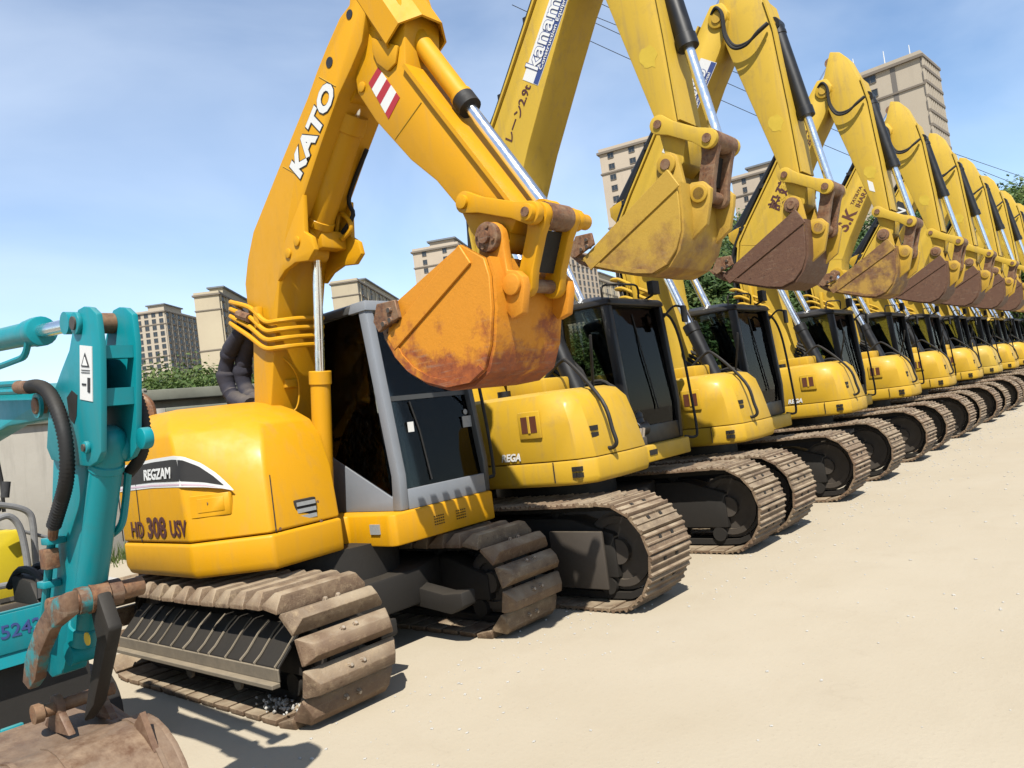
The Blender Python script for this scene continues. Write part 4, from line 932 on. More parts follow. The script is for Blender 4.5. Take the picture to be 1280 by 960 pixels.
    Q('handrail', rail([(XR + .0, 4.02, 2.42), (XR + .09, 3.95, 2.38), (XR + .11, 3.88, 2.1), (XR + .11, 3.84, 1.5), (XR + .11, 3.83, 1.16), (XR + .09, 3.86, 1.10), (XR + .0, 3.92, 1.12)], .015), 'rubber', cab)
    Q('mirror_arm', rail([(XR - .02, 3.99, 2.36), (XR + .06, 3.88, 2.48), (XR + .12, 3.80, 2.46)], .012), 'rubber', cab)
    Q('mirror', lambda: MB().box(XR + .06, XR + .17, 3.78, 3.81, 2.30, 2.48), 'rubber', cab, bevel=0.018)
    Q('mirror_arm', rail([(-.70, 3.72, 1.70), (-.86, 3.58, 2.0), (-.90, 3.54, 2.14)], .012), 'rubber', hd)
    Q('work_lamp', lambda: MB().box(.92, 1.06, 3.93, 4.0, 2.62, 2.76).tube([(.99, 3.98, 2.62), (.99, 4.1, 2.58)], .014, 6), 'rubber', cab, bevel=0.012)
    Q('roof_rail', rail([(.22, 4.1, 2.58), (.22, 4.08, 2.70), (.5, 4.05, 2.72), (.8, 4.05, 2.72), (.86, 4.08, 2.6)], .011), 'rubber', cab)
    # --- boom: profile measured on the near plate of the fourth machine
    bw = .24
    back = [(4.86, 1.42), (5.04, 1.70), (5.14, 2.3), (5.22, 3.0), (5.26, 3.5), (5.17, 3.90), (4.98, 4.18), (4.50, 4.83), (4.08, 5.41), (3.75, 5.86), (3.60, 6.05)]
    front = [(3.46, 6.03), (3.40, 5.90), (3.46, 5.68), (3.58, 5.46), (3.75, 5.22), (3.99, 4.82), (4.41, 4.10), (4.62, 3.69), (4.68, 3.3), (4.66, 2.8), (4.60, 2.2), (4.52, 1.70), (4.62, 1.45)]
    boom = Q('boom', lambda: MB().prismx(back + front, -bw, bw), pb, bevel=0.012, seg=2)
    # upper and lower cover plates standing a little proud of the side plates
    def strip(line, t):
        return lambda: sheet_x(MB(), line, -bw - .022, bw + .022, t)
    Q('top_plate', strip([(p[0] + .010, p[1] + .006) for p in back[2:10]][::-1], .022), pb, boom)
    Q('weld_seam', lambda: MB().tube([(-bw - .001, 5.16, 3.86), (-bw - .001, 4.60, 3.72)], .004, 5), 'yellow_worn', boom)
    # oil pipes along the back of the boom and their stubs at the foot
    for k, x in enumerate((-.14, -.05, .05, .14)):
        Q('oil_pipe', rail([(x, 5.24, 2.35), (x, 5.33, 2.50), (x, 5.40, 3.0), (x, 5.40, 3.5), (x, 5.28, 3.95), (x, 4.60, 4.92), (x, 3.92, 5.86)], .022), 'rubber', boom)
    for k in range(3):
        y_, z_ = 5.30 - .05 * k, 3.12 - .13 * k
        Q('oil_pipe', rail([(.12, y_ + .12, z_ + .02), (-bw - .02, y_ + .14, z_ + .03), (-bw - .07, y_ + .02, z_ + .02), (-bw - .07, y_ - .12, z_ - .06), (-bw - .07, y_ - .25, z_ - .15), (-bw - .02, y_ - .36, z_ - .22), (-bw + .02, y_ - .42, z_ - .28)], .022), pm, boom)
    Q('pipe_clamp', lambda: MB().box(-bw - .10, -bw - .0005, 5.05, 5.11, 2.75, 3.16), pm, boom, bevel=0.008)
    for z_ in (4.1, 4.7, 5.3):
        Q('pipe_bracket', lambda z_=z_: MB().box(-.17, .17, 5.15 - (z_ - 4.0) * .72, 5.26 - (z_ - 4.0) * .72, z_ + .0, z_ + .06), 'rubber', boom)
    # arm cylinder on the boom's back
    hyd(root, 'arm_cylinder', (0, 5.33, 4.08), (0, 3.42, 6.30), .09, .56, O, key=('gen', 'armcyl'), rrod=.05)
    Q('cylinder_bracket', lambda: MB().prismx([(5.18, 3.72), (4.95, 4.22), (5.27, 4.16), (5.40, 4.12), (5.40, 4.0)], -.14, -.10), pm, boom, bevel=.008)
    Q('cylinder_bracket', lambda: MB().prismx([(5.18, 3.72), (4.95, 4.22), (5.27, 4.16), (5.40, 4.12), (5.40, 4.0)], .10, .14), pm, boom, bevel=.008)
    # two boom cylinders
    for x in (-.36, .36): hyd(root, 'boom_cylinder', (x, 3.98, 1.28), (x, 4.74, 3.45), .085, .50, O, key=('gen', 'bc', x), rrod=.05)
    Q('cylinder_pin', lambda: MB().cylx(-.40, .40, 4.74, 3.45, .06), pm, boom); Q('boom_boss', lambda: MB().cylx(-.27, .27, 4.74, 3.45, .12, 24), pm, boom)
    Q('foot_bracket', lambda: MB().prismx([(3.80, 1.0), (5.0, 1.0), (5.0, 1.68), (4.7, 1.76), (4.45, 1.55), (4.1, 1.38), (3.9, 1.34)], -.215, -.18).prismx([(3.80, 1.0), (5.0, 1.0), (5.0, 1.68), (4.7, 1.76), (4.45, 1.55), (4.1, 1.38), (3.9, 1.34)], -.02, .02).mat(0), 'dark', root)
    for k in range(5):
        x = -.20 + k * .07
        Q('hose', rail([(x, 4.05 + .05 * k, 1.30), (x - .02, 4.35, 1.75 + .04 * k), (x, 4.75, 2.05 + .03 * k), (x, 5.15, 2.2), (x, 5.33, 2.42)], .022), 'rubber', root)
    for k in range(3):
        Q('hose', rail([(-.23 - .03 * k, 3.70, 1.22), (-.26 - .02 * k, 3.74, 1.42 + .05 * k), (-.22, 3.95, 1.62 + .04 * k), (-.2, 4.2, 1.5)], .018), 'rubber', root)
    for k in range(6):
        x = -.16 + .045 * k
        Q('hose', rail([(x, 3.74 + .03 * k, 1.16), (x - .03, 3.70 + .03 * k, 1.36), (x + .02 * (k % 3 - 1), 3.78 + .03 * k, 1.58 + .03 * (k % 2)), (x + .02, 4.0, 1.78 - .03 * k), (x, 4.35, 1.72)], .017), 'rubber', root)
    Q('fitting_block', lambda: MB().box(-.16, .06, 3.72, 3.86, 1.14, 1.22), 'dark2', root, bevel=0.01)
    for k in range(4): Q('fitting', lambda k=k: MB().cyl((-.14 + .055 * k, 3.74, 1.22), (-.14 + .055 * k, 3.72, 1.30), .014, n=10), 'bolt', root)
    Q('valve_block', lambda: MB().box(-.165, .08, 3.98, 4.28, 1.12, 1.36), 'dark2', root, bevel=0.02)
    # --- arm
    aw = .17; axn = C4 - aw
    def A_(px, py): return onX(px, py, axn)
    ap = [A_(1037, 65), A_(1031, 90), A_(1026.5, 108), A_(1030, 124), A_(1039, 146), A_(1066, 204), A_(1093, 262), A_(1101, 288), A_(1108, 300), A_(1116, 292), A_(1118, 276), A_(1112, 262), A_(1100, 200), A_(1084, 126), A_(1074, 98), A_(1059, 72), A_(1049, 65)]
    arm = Q('arm', lambda: MB().prismx(ap, -aw, aw), pb, bevel=0.012, seg=2)
    Q('top_flange', lambda: sheet_x(MB(), [A_(1113, 262), A_(1101, 200), A_(1085, 126), A_(1075, 98)], -aw - .02, aw + .02, .02), pb, arm)
    pv = onX(1031, 115, axn)
    Q('pivot_boss', lambda: MB().cylx(-bw - .03, bw + .03, *pv, .115, 26), pm, boom, bevel=0.008); Q('pin_cap', lambda: MB().cylx(-bw - .045, -bw - .029, *pv, .06, 20), 'yellow_worn', boom)
    def blob(x):
        c = Vector(A_(1088, 216)); rr = random.Random(5); return [(x, *(c + Vector((.10 * rr.uniform(.6, 1.1) * math.cos(a * .45), .12 * rr.uniform(.6, 1.1) * math.sin(a * .45))))) for a in range(14)]
    Q('paint_mark', lambda: MB().loft([blob(-aw - .002), blob(-aw + .002)]), 'mark', arm)
    # hose that droops over the pivot to the bucket cylinder, with its neighbour
    for k in range(2):
        x = -bw - .03 - .03 * k
        Q('hose', lambda x=x, k=k: MB().tube(smooth_path([(x + .05, *A_(1024, 112)), (x, *A_(1031, 106)), (x, *A_(1037, 112)), (x, *A_(1040, 130 + 3 * k)), (x, *A_(1049, 142 + 3 * k)), (x, *A_(1062, 140 + 3 * k)), (x, *A_(1074, 131)), (x + .05, *A_(1082, 122))], 5), .018, 8), 'rubber', arm)
    cm = onX(1081, 122, axn + .1); lp = onX(1098, 265, axn); le = onX(1139, 277, axn); bp = onX(1106, 294, axn)
    Q('cylinder_lug', lambda: MB().prismx([A_(1078, 108), A_(1085, 118), A_(1084, 128), A_(1080, 132)], -.10, -.06), pm, arm)
    hyd(root, 'bucket_cylinder', (0, cm[0] - .04, cm[1]), (0, le[0], le[1]), .082, .56, O, key=('gen', 'bkc'), rrod=.045)
    def linkmb(p, q, x0, x1, r_, k=.72):
        def fn():
            p_, q_ = Vector(p), Vector(q); dv = (q_ - p_).normalized(); n_ = Vector((-dv.y, dv.x)); pts = []
            for i in range(9):
                a = math.pi / 2 + math.pi * i / 8; pts.append(tuple(p_ + (dv * math.cos(a) + n_ * math.sin(a)) * r_))
            pts += [tuple(lerp(p_, q_, .25) - n_ * r_ * k), tuple(lerp(p_, q_, .75) - n_ * r_ * k)]
            for i in range(9):
                a = -math.pi / 2 + math.pi * i / 8; pts.append(tuple(q_ + (dv * math.cos(a) + n_ * math.sin(a)) * r_))
            pts += [tuple(lerp(p_, q_, .75) + n_ * r_ * k), tuple(lerp(p_, q_, .25) + n_ * r_ * k)]
            return MB().prismx(pts, x0, x1)
        return fn
    for x0, x1 in ((-.235, -.185), (.185, .235)): Q('side_link', linkmb(lp, le, x0, x1, .082), pb, bevel=0.006)
    Q('pin', lambda: MB().cylx(-.25, .25, *lp, .036, 18), 'rust'); Q('pin', lambda: MB().cylx(-.25, .27, *le, .038, 18), 'rust'); Q('rod_boss', lambda: MB().cylx(-.18, .18, *le, .085, 18), 'rust')
    # --- bucket: outline measured on the second machine's near plate
    bxa = 6.12 - .40
    def K(px, py): return onX(px, py, bxa)
    dyb = bp[0] - onX(841, 201, 6.12 - .23)[0]; dzb = bp[1] - onX(841, 201, 6.12 - .23)[1]
    def KK(px, py): a = K(px, py); return (a[0] + dyb, a[1] + dzb)
    bl = onX(882, 237, 6.12 - .23); bl = (bl[0] + dyb, bl[1] + dzb)
    for x0, x1 in ((-.17, -.10), (.10, .17)): Q('bucket_link', linkmb(le, bl, x0, x1, .080, .8), 'rust', bevel=0.006)
    Q('link_web', lambda: MB().prismx([lerp(le, bl, .25), lerp(le, bl, .8), tuple(Vector(lerp(le, bl, .8)) + Vector((.04, .01))), tuple(Vector(lerp(le, bl, .25)) + Vector((.04, .01)))], -.099, .099), 'dark', root)
    Q('pin', lambda: MB().cylx(-.27, .27, *bl, .05, 18), 'rust')
    belly = [KK(750, 328), KK(776, 333), KK(802, 337), KK(824, 337), KK(842, 326), KK(854, 306), KK(859, 284), KK(858, 258), KK(854, 222)]
    bk = bucket(root, -.42, .32, KK(843, 207), belly, KK(735, 321), bucket_mat, O, ('gb', bucket_mat), teeth=5)
    for x0, x1 in ((-.245, -.19), (.19, .245)):
        def ear(x0=x0, x1=x1):
            e = [tuple(Vector(bp) + Vector((.105 * math.cos(math.pi * k / 8), .105 * math.sin(math.pi * k / 8)))) for k in range(9)]
            e += [tuple(Vector(bp) + Vector((-.13, -.24))), tuple(Vector(bl) + Vector((.06, .11))), tuple(Vector(bl) + Vector((-.04, .095))), tuple(Vector(bl) + Vector((-.10, .02))), tuple(Vector(bl) + Vector((-.08, -.07))), tuple(Vector(bl) + Vector((-.02, -.26))), tuple(Vector(bl) + Vector((.14, -.36))), tuple(Vector(bp) + Vector((.16, -.30)))]
            return MB().prismx(e, x0, x1)
        Q('ear', ear, 'bucket_yellow' if bucket_mat == 'bucket_yellow' else 'yellow_worn', bk, bevel=0.006)
    Q('hinge_hub', lambda: MB().cylx(-.275, -.246, *bp, .085, 22), 'yellow_worn' if bucket_mat == 'bucket_yellow' else 'rust', bk, bevel=0.006); Q('hinge_pin', lambda: MB().cylx(-.285, .285, *bp, .045, 18), 'rust', bk)
    Q('ear_boss', lambda: MB().cylx(-.27, -.246, *bl, .075, 20), 'yellow_worn', bk, bevel=0.006)
    return dict(root=root, boom=boom, arm=arm, hood=hd, cab=cab, O=O, bw=bw, back=back)

BD = Vector((0, -1.42, 1.96)).normalized(); BN = Vector((0, -BD.z, -abs(BD.y)))        # along the boom; across it towards its front
def on_boom(t, s): return Vector((0, 5.17, 3.90)) + BD * t + BN * s                   # t metres up from the knee, s metres from the back edge
def boom_text(mc, body, size, mat, t, s, depth=.0025, **kw):
    p = on_boom(t, s); text_on(mc['boom'], body, size, mat, (-mc['bw'] - depth, p.y, p.z), BD, (-1, 0, 0), mc['O'], **kw)
def boom_patch(mc, name, t0, t1, s0, s1, mat, depth):
    pts = [on_boom(t0, s0), on_boom(t1, s0), on_boom(t1, s1), on_boom(t0, s1)]
    return place(name, MB().prismx([(p.y, p.z) for p in pts], -mc['bw'] - depth, -mc['bw'] + .001).mesh(name, mat, off=mc['O']), mc['boom'])
def hood_text(mc, body, y, z, size, **kw):
    text_on(mc['hood'], body, size, 'white', (-1.2035, y, z), (0, -1, 0), (-1, 0, 0), mc['O'], shear=.25, bold=.003, **kw)

m2 = yellow_excavator(6.12, 'yellow excavator with a yellow worn bucket, next to the orange-yellow excavator', 'bucket_yellow')
boom_patch(m2, 'name_plate', 1.16, 2.42, .155, .365, 'white', .003); boom_patch(m2, 'name_plate_band', 1.165, 2.415, .30, .36, 'bluep', .0045)
boom_text(m2, 'kanamoto', .235, 'bluep', 1.79, .228, .0050, bold=.009, xscale=1.10); boom_text(m2, 'kanamoto', .235, 'white', 1.79, .228, .0072, bold=.002, xscale=1.10)
boom_text(m2, 'Construction Equipment Rental', .055, 'white', 1.79, .33, .0072, bold=.0005, xscale=1.4)
boom_text(m2, '移動式クレーン2.9t', .122, 'maroon', .60, .245, .003, bold=.002, xscale=1.02)
hood_text(m2, 'REGA', 4.30, 1.215, .085)
m3 = yellow_excavator(8.95, 'yellow excavator with an all-brown bucket and a white lettered plate on its boom', 'bucket_brown')
boom_patch(m3, 'name_plate', .95, 2.10, .17, .40, 'white', .003); boom_patch(m3, 'name_plate_band', .955, 2.095, .325, .395, 'bluep', .0045)
boom_text(m3, 'kanamoto', .23, 'bluep', 1.52, .248, .0050, bold=.009, xscale=1.02); boom_text(m3, 'kanamoto', .23, 'white', 1.52, .248, .0072, bold=.002, xscale=1.02)
boom_text(m3, 'Construction Equipment Rental', .055, 'white', 1.52, .36, .0072, bold=.0005, xscale=1.3)
m4 = yellow_excavator(12.6, 'yellow excavator with large dark Chinese characters down its boom', 'bucket_mixed')
for ch, t in (('設', .80), ('建', 1.06), ('山', 1.31), ('宮', 1.56)): boom_text(m4, ch, .24, 'maroon', t, .29, bold=.006)
for ch, t, s in (('株', 1.80, .20), ('式', 1.92, .20), ('会', 1.80, .33), ('社', 1.92, .33)): boom_text(m4, ch, .12, 'maroon', t, s, bold=.003)
place('sticker', MB().prismx([onX(1084, 225, C4 - .17), onX(1091, 228, C4 - .17), onX(1094, 240, C4 - .17), onX(1087, 238, C4 - .17)], -.174, -.169).mesh('sticker', 'white', off=m4['O']), m4['arm'])
hood_text(m4, 'REGA', 4.28, 1.215, .085)
m5 = yellow_excavator(16.0, 'yellow excavator with brown initials on its boom beyond the one with Chinese characters', 'bucket_brown')
boom_text(m5, 'S.K', .32, 'brownp', .88, .30, bold=.008)
boom_text(m5, 'IHARA', .13, 'brownp', 1.36, .36, bold=.003); boom_text(m5, 'TATSUYA', .085, 'brownp', 1.36, .24, bold=.002)
m6 = yellow_excavator(19.1, 'yellow excavator with a black and white boom emblem over a red flash', 'bucket_brown', detail=False)
b6 = boom_patch(m6, 'emblem', .98, 1.60, .08, .44, 'blackp', .003); boom_patch(m6, 'emblem_flash', .88, .979, .08, .44, 'redp', .003)
boom_text(m6, 'GN', .26, 'white', 1.30, .26, .0045, bold=.006)
rowlab = ['first yellow excavator beyond the one with the black boom emblem', 'second yellow excavator beyond the one with the black boom emblem', 'third yellow excavator beyond the one with the black boom emblem',
          'fourth yellow excavator beyond the one with the black boom emblem', 'fifth yellow excavator beyond the one with the black boom emblem', 'sixth yellow excavator beyond the one with the black boom emblem']
for i, (x, lb) in enumerate(zip((22.3, 25.3, 28.4, 31.6, 34.9), rowlab)):
    yellow_excavator(x, lb, 'bucket_mixed' if i == 2 else 'bucket_brown', detail=False, rotz=random.uniform(-.012, .012), paint_mat='yellow2' if i == 1 else 'yellow', roof='yellow2' if i in (2,) else 'black')

# ================================================================== the teal mini excavator
def teal_excavator():
    O = (1.08, 5.4, 0.0)
    root = thing('mini_excavator', 'teal mini excavator with a rusty bucket and black ribbed hoses', 'excavator', O)
    def P(name, mb, mats, parent=None, **kw): return place(name, mb.mesh(name, mats, off=O, **kw), parent or root)
    xn, xf = 1.0, 1.128                                     # outer faces of the arm's two head plates
    def A(px, py, x=xn): return onX(px, py, x)
    head = [A(97, 387), A(104, 383), A(112, 384), A(120, 392), A(125, 432), A(126, 500), A(126, 566), A(121, 577), A(112, 583), A(97, 582), A(82, 580), A(64, 575), A(58, 560), A(60, 520), A(66, 492), A(75, 466), A(86, 438), A(91, 409)]
    arm_pl = [A(58, 545), A(97, 560), A(98, 600), A(92, 675), A(84, 740), A(76, 812), A(70, 845), A(56, 850), A(45, 835), A(47, 800), A(55, 660)]
    arm = P('arm', MB().prismx(arm_pl, xn + .022, xf - .022), 'teal', bevel=0.008)
    for x0, x1 in ((xn, xn + .02), (xf - .02, xf)):
        hp = P('head_plate', MB().prismx(head, x0, x1), 'teal', arm, bevel=0.004)
    for (p, r_, mm) in (((98, 404), .036, 'teal'), ((111, 559), .020, 'dark2')):
        P('boss', MB().cylx(xn - .014, xn + .001, *A(*p), r_, 24), 'teal', arm, bevel=0.004); P('pin', MB().cylx(xn - .020, xf + .015, *A(*p), r_ * .6, 18), 'dark2', arm)
    P('pin_tube', MB().cylx(xn + .021, xf - .021, *A(98, 404), .034, 18), 'rust', arm)
    # cross plates between the head plates
    def plate(p0, p1, t, nm='cross_plate'): P(nm, MB().prismx([A(*p0), A(*p1), tuple(Vector(A(*p1)) + Vector((t, 0))), tuple(Vector(A(*p0)) + Vector((t, 0)))], xn + .0205, xf - .0205), 'teal', arm)
    plate((122, 432), (123, 448), .03); plate((123, 486), (124, 508), .03)
    P('back_plate', MB().prismx([A(66, 495), A(86, 440), A(90, 442), A(70, 497)], xn + .0205, xf - .0205), 'teal', arm)
    P('slot', MB().prismx([A(84, 497), A(90, 488), A(97, 494), A(96, 520), A(93, 530), A(87, 522)], xn - .0015, xn + .005), 'dark', arm)
    # warning sticker with its two pictograms
    st = P('warning_sticker', MB().prismx([A(100.5, 431.5), A(115.5, 433), A(116.5, 502), A(101, 499)], xn - .0025, xn + .001), 'white', arm)
    tri = [A(107.5, 441), A(113, 459), A(103, 458)]; P('pictogram', MB().prismx(tri, xn - .0045, xn - .0015), 'blackp', st)
    ti = [A(107.6, 446), A(111, 457), A(105, 456.5)]; P('pictogram', MB().prismx(ti, xn - .0060, xn - .0040), 'white', st)
    P('pictogram', MB().prismx([A(111, 472), A(114, 472.5), A(114, 491), A(111, 490)], xn - .0045, xn - .0015), 'blackp', st)
    P('pictogram', MB().prismx([A(104, 479), A(109, 479.5), A(109, 482), A(104, 481.5)], xn - .0045, xn - .0015), 'blackp', st)
    for yy in (462, 465): P('pictogram', MB().prismx([A(103, yy), A(113.5, yy + .6), A(113.5, yy + 1.4), A(103, yy + .8)], xn - .0045, xn - .0015), 'blackp', st)
    # --- boom (runs back to the swing post), arm cylinder on top
    def bline(t): return 0
    e0 = A(60, 502); pv = A(48, 507)
    far_t, far_b = A(-330, 500, 1.08), A(-330, 566, 1.08)
    boom_pts = [A(72, 503), A(64, 486), A(46, 480), A(0, 482), (4.55, 2.02), (5.0, 1.72), (5.25, 1.05), (5.02, .98), (4.78, 1.42), (4.40, 1.70), A(0, 534), A(58, 523), A(70, 515)]
    boom = P('boom', MB().prismx(boom_pts, 1.022, 1.106), 'teal', bevel=0.01)
    P('pin', MB().cylx(.985, 1.145, *pv, .030, 20), 'rust', boom, bevel=0.003); P('pin_collar', MB().ringx(.992, 1.003, *pv, .044, .028, 20), 'teal', boom)
    P('swing_post', MB().prismx([(4.95, 1.15), (5.35, 1.15), (5.45, .55), (4.9, .55)], .98, 1.19), 'teal', bevel=0.02)
    ra = Vector((1.08, *A(98, 404, 1.08))); rb = Vector((1.08, *A(0, 425, 1.08))); dv = (rb - ra).normalized()
    hyd(root, 'arm_cylinder', tuple(ra + dv * 1.75), tuple(ra), .046, .765, O, barrel='teal', rrod=.025)
    gl = ra + dv * .36
    P('gland', MB().cyl(tuple(gl - dv * .02), tuple(gl + dv * .05), .056), 'teal', root, bevel=.006)
    P('oil_pipe', MB().tube(smooth_path([tuple(gl + dv * .04 + Vector((-.03, 0, -.03))), tuple(gl + dv * .10 + Vector((-.03, 0, -.085))), tuple(gl + dv * .22 + Vector((-.03, 0, -.10))), tuple(gl + dv * .5 + Vector((-.03, 0, -.12)))], 4), .013, 8), 'teal', root)
    # --- bucket cylinder between the plates, running down the arm's front
    b0 = Vector((1.064, *A(136, 560, 1.064))); b1 = Vector((1.064, *A(104, 812, 1.064)))
    bc = hyd(root, 'bucket_cylinder', tuple(b0), tuple(b1), .050, .93, O, barrel='teal', rrod=.03)
    bd = (b1 - b0).normalized()
    P('cylinder_head', MB().tube([b0 - bd * .075, b0 - bd * .06, b0 - bd * .03, b0 + bd * .03], [.02, .04, .052, .0535], 24), 'teal', bc, angle=60)
    P('far_lobe', MB().cylx(xf - .02, xf + .012, *A(131, 553), .035, 20), 'teal', arm, bevel=0.004)
    # --- hoses
    def ribbed(pts, r_, amp, mat, nm='ribbed_hose'):
        q = smooth_path(pts, 10); L_ = []
        # resample evenly
        tot = [0]
        for i in range(1, len(q)): tot.append(tot[-1] + (q[i] - q[i - 1]).length)
        n = int(tot[-1] / .0065); j = 0
        for k in range(n):
            s_ = tot[-1] * k / (n - 1)
            while j < len(q) - 2 and tot[j + 1] < s_: j += 1
            f_ = (s_ - tot[j]) / max(1e-6, tot[j + 1] - tot[j]); L_.append(q[j].lerp(q[j + 1], min(1, f_)))
        return P(nm, MB().tube(L_, [r_ + (amp if k % 2 else 0) for k in range(len(L_))], 12), mat, arm, angle=60)
    hp = [(36, 484), (48, 483), (60, 490), (71, 510), (80, 540), (84, 575), (82, 605), (74, 635), (67, 658)]
    ribbed([(.965, *A(*p, .965)) for p in hp], .0205, .004, 'rubber')
    ribbed([(1.15, *A(*p, 1.15)) for p in ((170, 492), (179, 520), (181, 548), (175, 572), (160, 592))], .016, .004, 'rubber')
    ribbed([(1.05, *A(*p, 1.05)) for p in ((110, 628), (104, 665), (99, 705), (94, 752))], .0135, .003, 'coil', 'spiral_wrap')
    P('hose', MB().tube(smooth_path([(1.14, *A(160, 590, 1.14)), (1.14, *A(157, 625, 1.14)), (1.13, *A(152, 655, 1.13)), (1.12, *A(140, 668, 1.12))], 5), .013, 8), 'teal', arm)
    P('hose_end', MB().cyl((.965, *A(24, 484, .965)), (.965, *A(38, 484, .965)), .024, n=14), 'rust', arm)
    for dz in (-.014, .014): P('oil_pipe', MB().tube([(.975, *(Vector(A(-260, 500, .975)) + Vector((0, dz)))), (.975, *(Vector(A(26, 484, .975)) + Vector((0, dz))))], .012, 8), 'teal', boom)
    pp = [(66, 660), (62, 700), (57, 750), (50, 800), (47, 832)]
    P('oil_pipe', MB().tube([(.985, *A(*p, .985)) for p in pp], .014, 10), 'teal', arm)
    P('hose_end', MB().tube([(.972, *A(68, 650, .972)), (.98, *A(66, 672, .98))], [.019, .016], 10), 'rust', arm)
    c = A(63, 698, .98); P('pipe_block', MB().box(.955, 1.0, c[0] - .03, c[0] + .03, c[1] - .035, c[1] + .035), 'rust', arm, bevel=0.004)
    for p in ((63, 676), (58, 730), (54, 785)):
        c = A(*p, .985); P('pipe_clip', MB().box(.962, 1.021, c[0] - .045, c[0] + .025, c[1] - .012, c[1] + .012), 'teal', arm, bevel=0.004)
    # --- linkage
    lk = A(96, 752, 1.0)
    P('pin_tube', MB().cylx(.91, 1.22, *lk, .034, 20), 'rust', bevel=0.006)
    P('pin_collar', MB().cylx(1.0, 1.05, *lk, .046, 20), 'rust_teal'); P('pin_collar', MB().cylx(1.10, 1.14, *lk, .046, 20), 'rust_teal')
    P('rod_eye', MB().cylx(1.035, 1.095, *lk, .052, 20), 'rust', bc)
    def curved(x0, x1, nm, mat):
        c = [A(92, 738, .93), A(72, 748, .93), A(54, 778, .93), A(40, 818, .93), A(37, 850, .93), A(45, 860, .93), A(53, 848, .93), A(58, 818, .93), A(72, 786, .93), A(94, 768, .93)]
        P(nm, MB().prismx(c, x0, x1), mat, bevel=0.008)
    curved(.905, .945, 'guide_link', 'rust_teal')
    bpin = A(70, 884, 1.0)
    P('bucket_link', MB().prismx([tuple(Vector(lk) + Vector((.035, .0))), tuple(Vector(lk) + Vector((-.05, .02))), tuple(Vector(lk) + Vector((-.12, -.10))), tuple(Vector(bpin) + Vector((-.22, .02))), tuple(Vector(bpin) + Vector((-.10, -.06))), tuple(Vector(lk) + Vector((.0, -.14)))], 1.045, 1.095), 'dark', bevel=0.012)  # link coloured near-black, painting in the shade between tube and bucket
    P('grease_smear', MB().cylx(.996, 1.001, lk[0] - .06, lk[1] - .12, .022, 10), 'mark', root)

    # --- bucket: curved back turned to the viewer
    cy, cz, R = 2.96, .385, .30
    line = [(cy + R * 1.02 * math.cos(a), cz + R * math.sin(a)) for a in [math.radians(d) for d in range(60, 262, 14)]]
    line = [(cy + .42, cz + .30)] + line
    bx0, bx1 = .72, 1.215
    bk = P('bucket', sheet_x(MB(), line[::-1], bx0 + .012, bx1 - .012, -.016), 'bucket_small', angle=40)
    lip = (3.50, .22)
    for x0, x1 in ((bx0 - .01, bx0 + .012), (bx1 - .012, bx1 + .01)):
        P('side_plate', MB().prismx(line + [(cy + .1, cz - .32), (cy + .38, cz - .26), (cy + .45, cz + .05)], x0, x1), 'bucket_small', bk, bevel=0.004)
    for f_ in (.12, .36, .88):
        x = bx0 + (bx1 - bx0) * f_; P('wear_bar', sheet_x(MB(), line[2:][::-1], x - .008, x + .008, .006), 'bucket_small', bk)
    for x in (1.005, 1.15):
        e = [tuple(Vector(bpin) + Vector((.045 * math.cos(a), .045 * math.sin(a)))) for a in [math.radians(q) for q in range(-20, 220, 20)]]
        e += [(bpin[0] - .12, cz + R * .96), (bpin[0] + .14, cz + R * .9)]
        P('ear', MB().prismx(e, x - .013, x + .013), 'rust_teal', bk, bevel=0.004)
    P('hinge_pin', MB().cylx(.95, 1.20, *bpin, .024, 16), 'rust', bk); P('pin_stop', MB().cylx(.925, .955, *bpin, .034, 14), 'rust', bk)
    P('lug', MB().prismx([(cy - .20, cz + .23), (cy - .06, cz + .30), (cy - .12, cz + .35)], 1.14, 1.16), 'rust_teal', bk)
    for k in range(4):
        P('tooth', MB().loft([[(bx0 + .06 + k * .126 - .03, 3.40, .20), (bx0 + .06 + k * .126 + .03, 3.40, .20), (bx0 + .06 + k * .126 + .03, 3.40, .24), (bx0 + .06 + k * .126 - .03, 3.40, .24)],
                              [(bx0 + .06 + k * .126 - .02, 3.54, .235), (bx0 + .06 + k * .126 + .02, 3.54, .235), (bx0 + .06 + k * .126 + .02, 3.54, .245), (bx0 + .06 + k * .126 - .02, 3.54, .245)]]), 'rust', bk)
    # --- dozer blade with its number
    yb = 4.25
    xr = onY(82, 760, yb)[0]; zt = onY(25, 760, yb)[1]; zb = onY(25, 829, yb)[1]
    bl = P('dozer_blade', MB().prismx([(yb, zt), (yb + .03, zt), (yb + .08, (zt + zb) / 2), (yb + .02, zb), (yb - .03, zb), (yb + .04, (zt + zb) / 2)], xr - 1.5, xr), 'teal', bevel=0.006)
    mid = onY(36, 783, yb - .004)
    P('number_panel', MB().box(xr - 1.46, xr - .02, yb - .012, yb - .0005, zb + .06, zt - .01), 'teal', bl, bevel=0.004)
    text_on(bl, '5242 9', .088, 'bluep', (mid[0] + .0, yb - .0145, mid[1]), (1, 0, 0), (0, -1, 0), O, bold=.001)
    for x in (.45, 1.15): P('blade_arm', MB().prismx([(yb + .03, .30), (yb + .03, .45), (5.2, .55), (5.2, .40)], x - .05, x + .05), 'teal', bevel=.01)
    P('blade_foot_shade', MB().prismx([(yb + .07, zb + .02), (yb + .10, zb + .02), (yb + .10, .10), (yb + .02, .10)], xr - 1.48, xr + .10), 'dark', bl)  # near-black sheet under the blade, painting in the shade below the machine
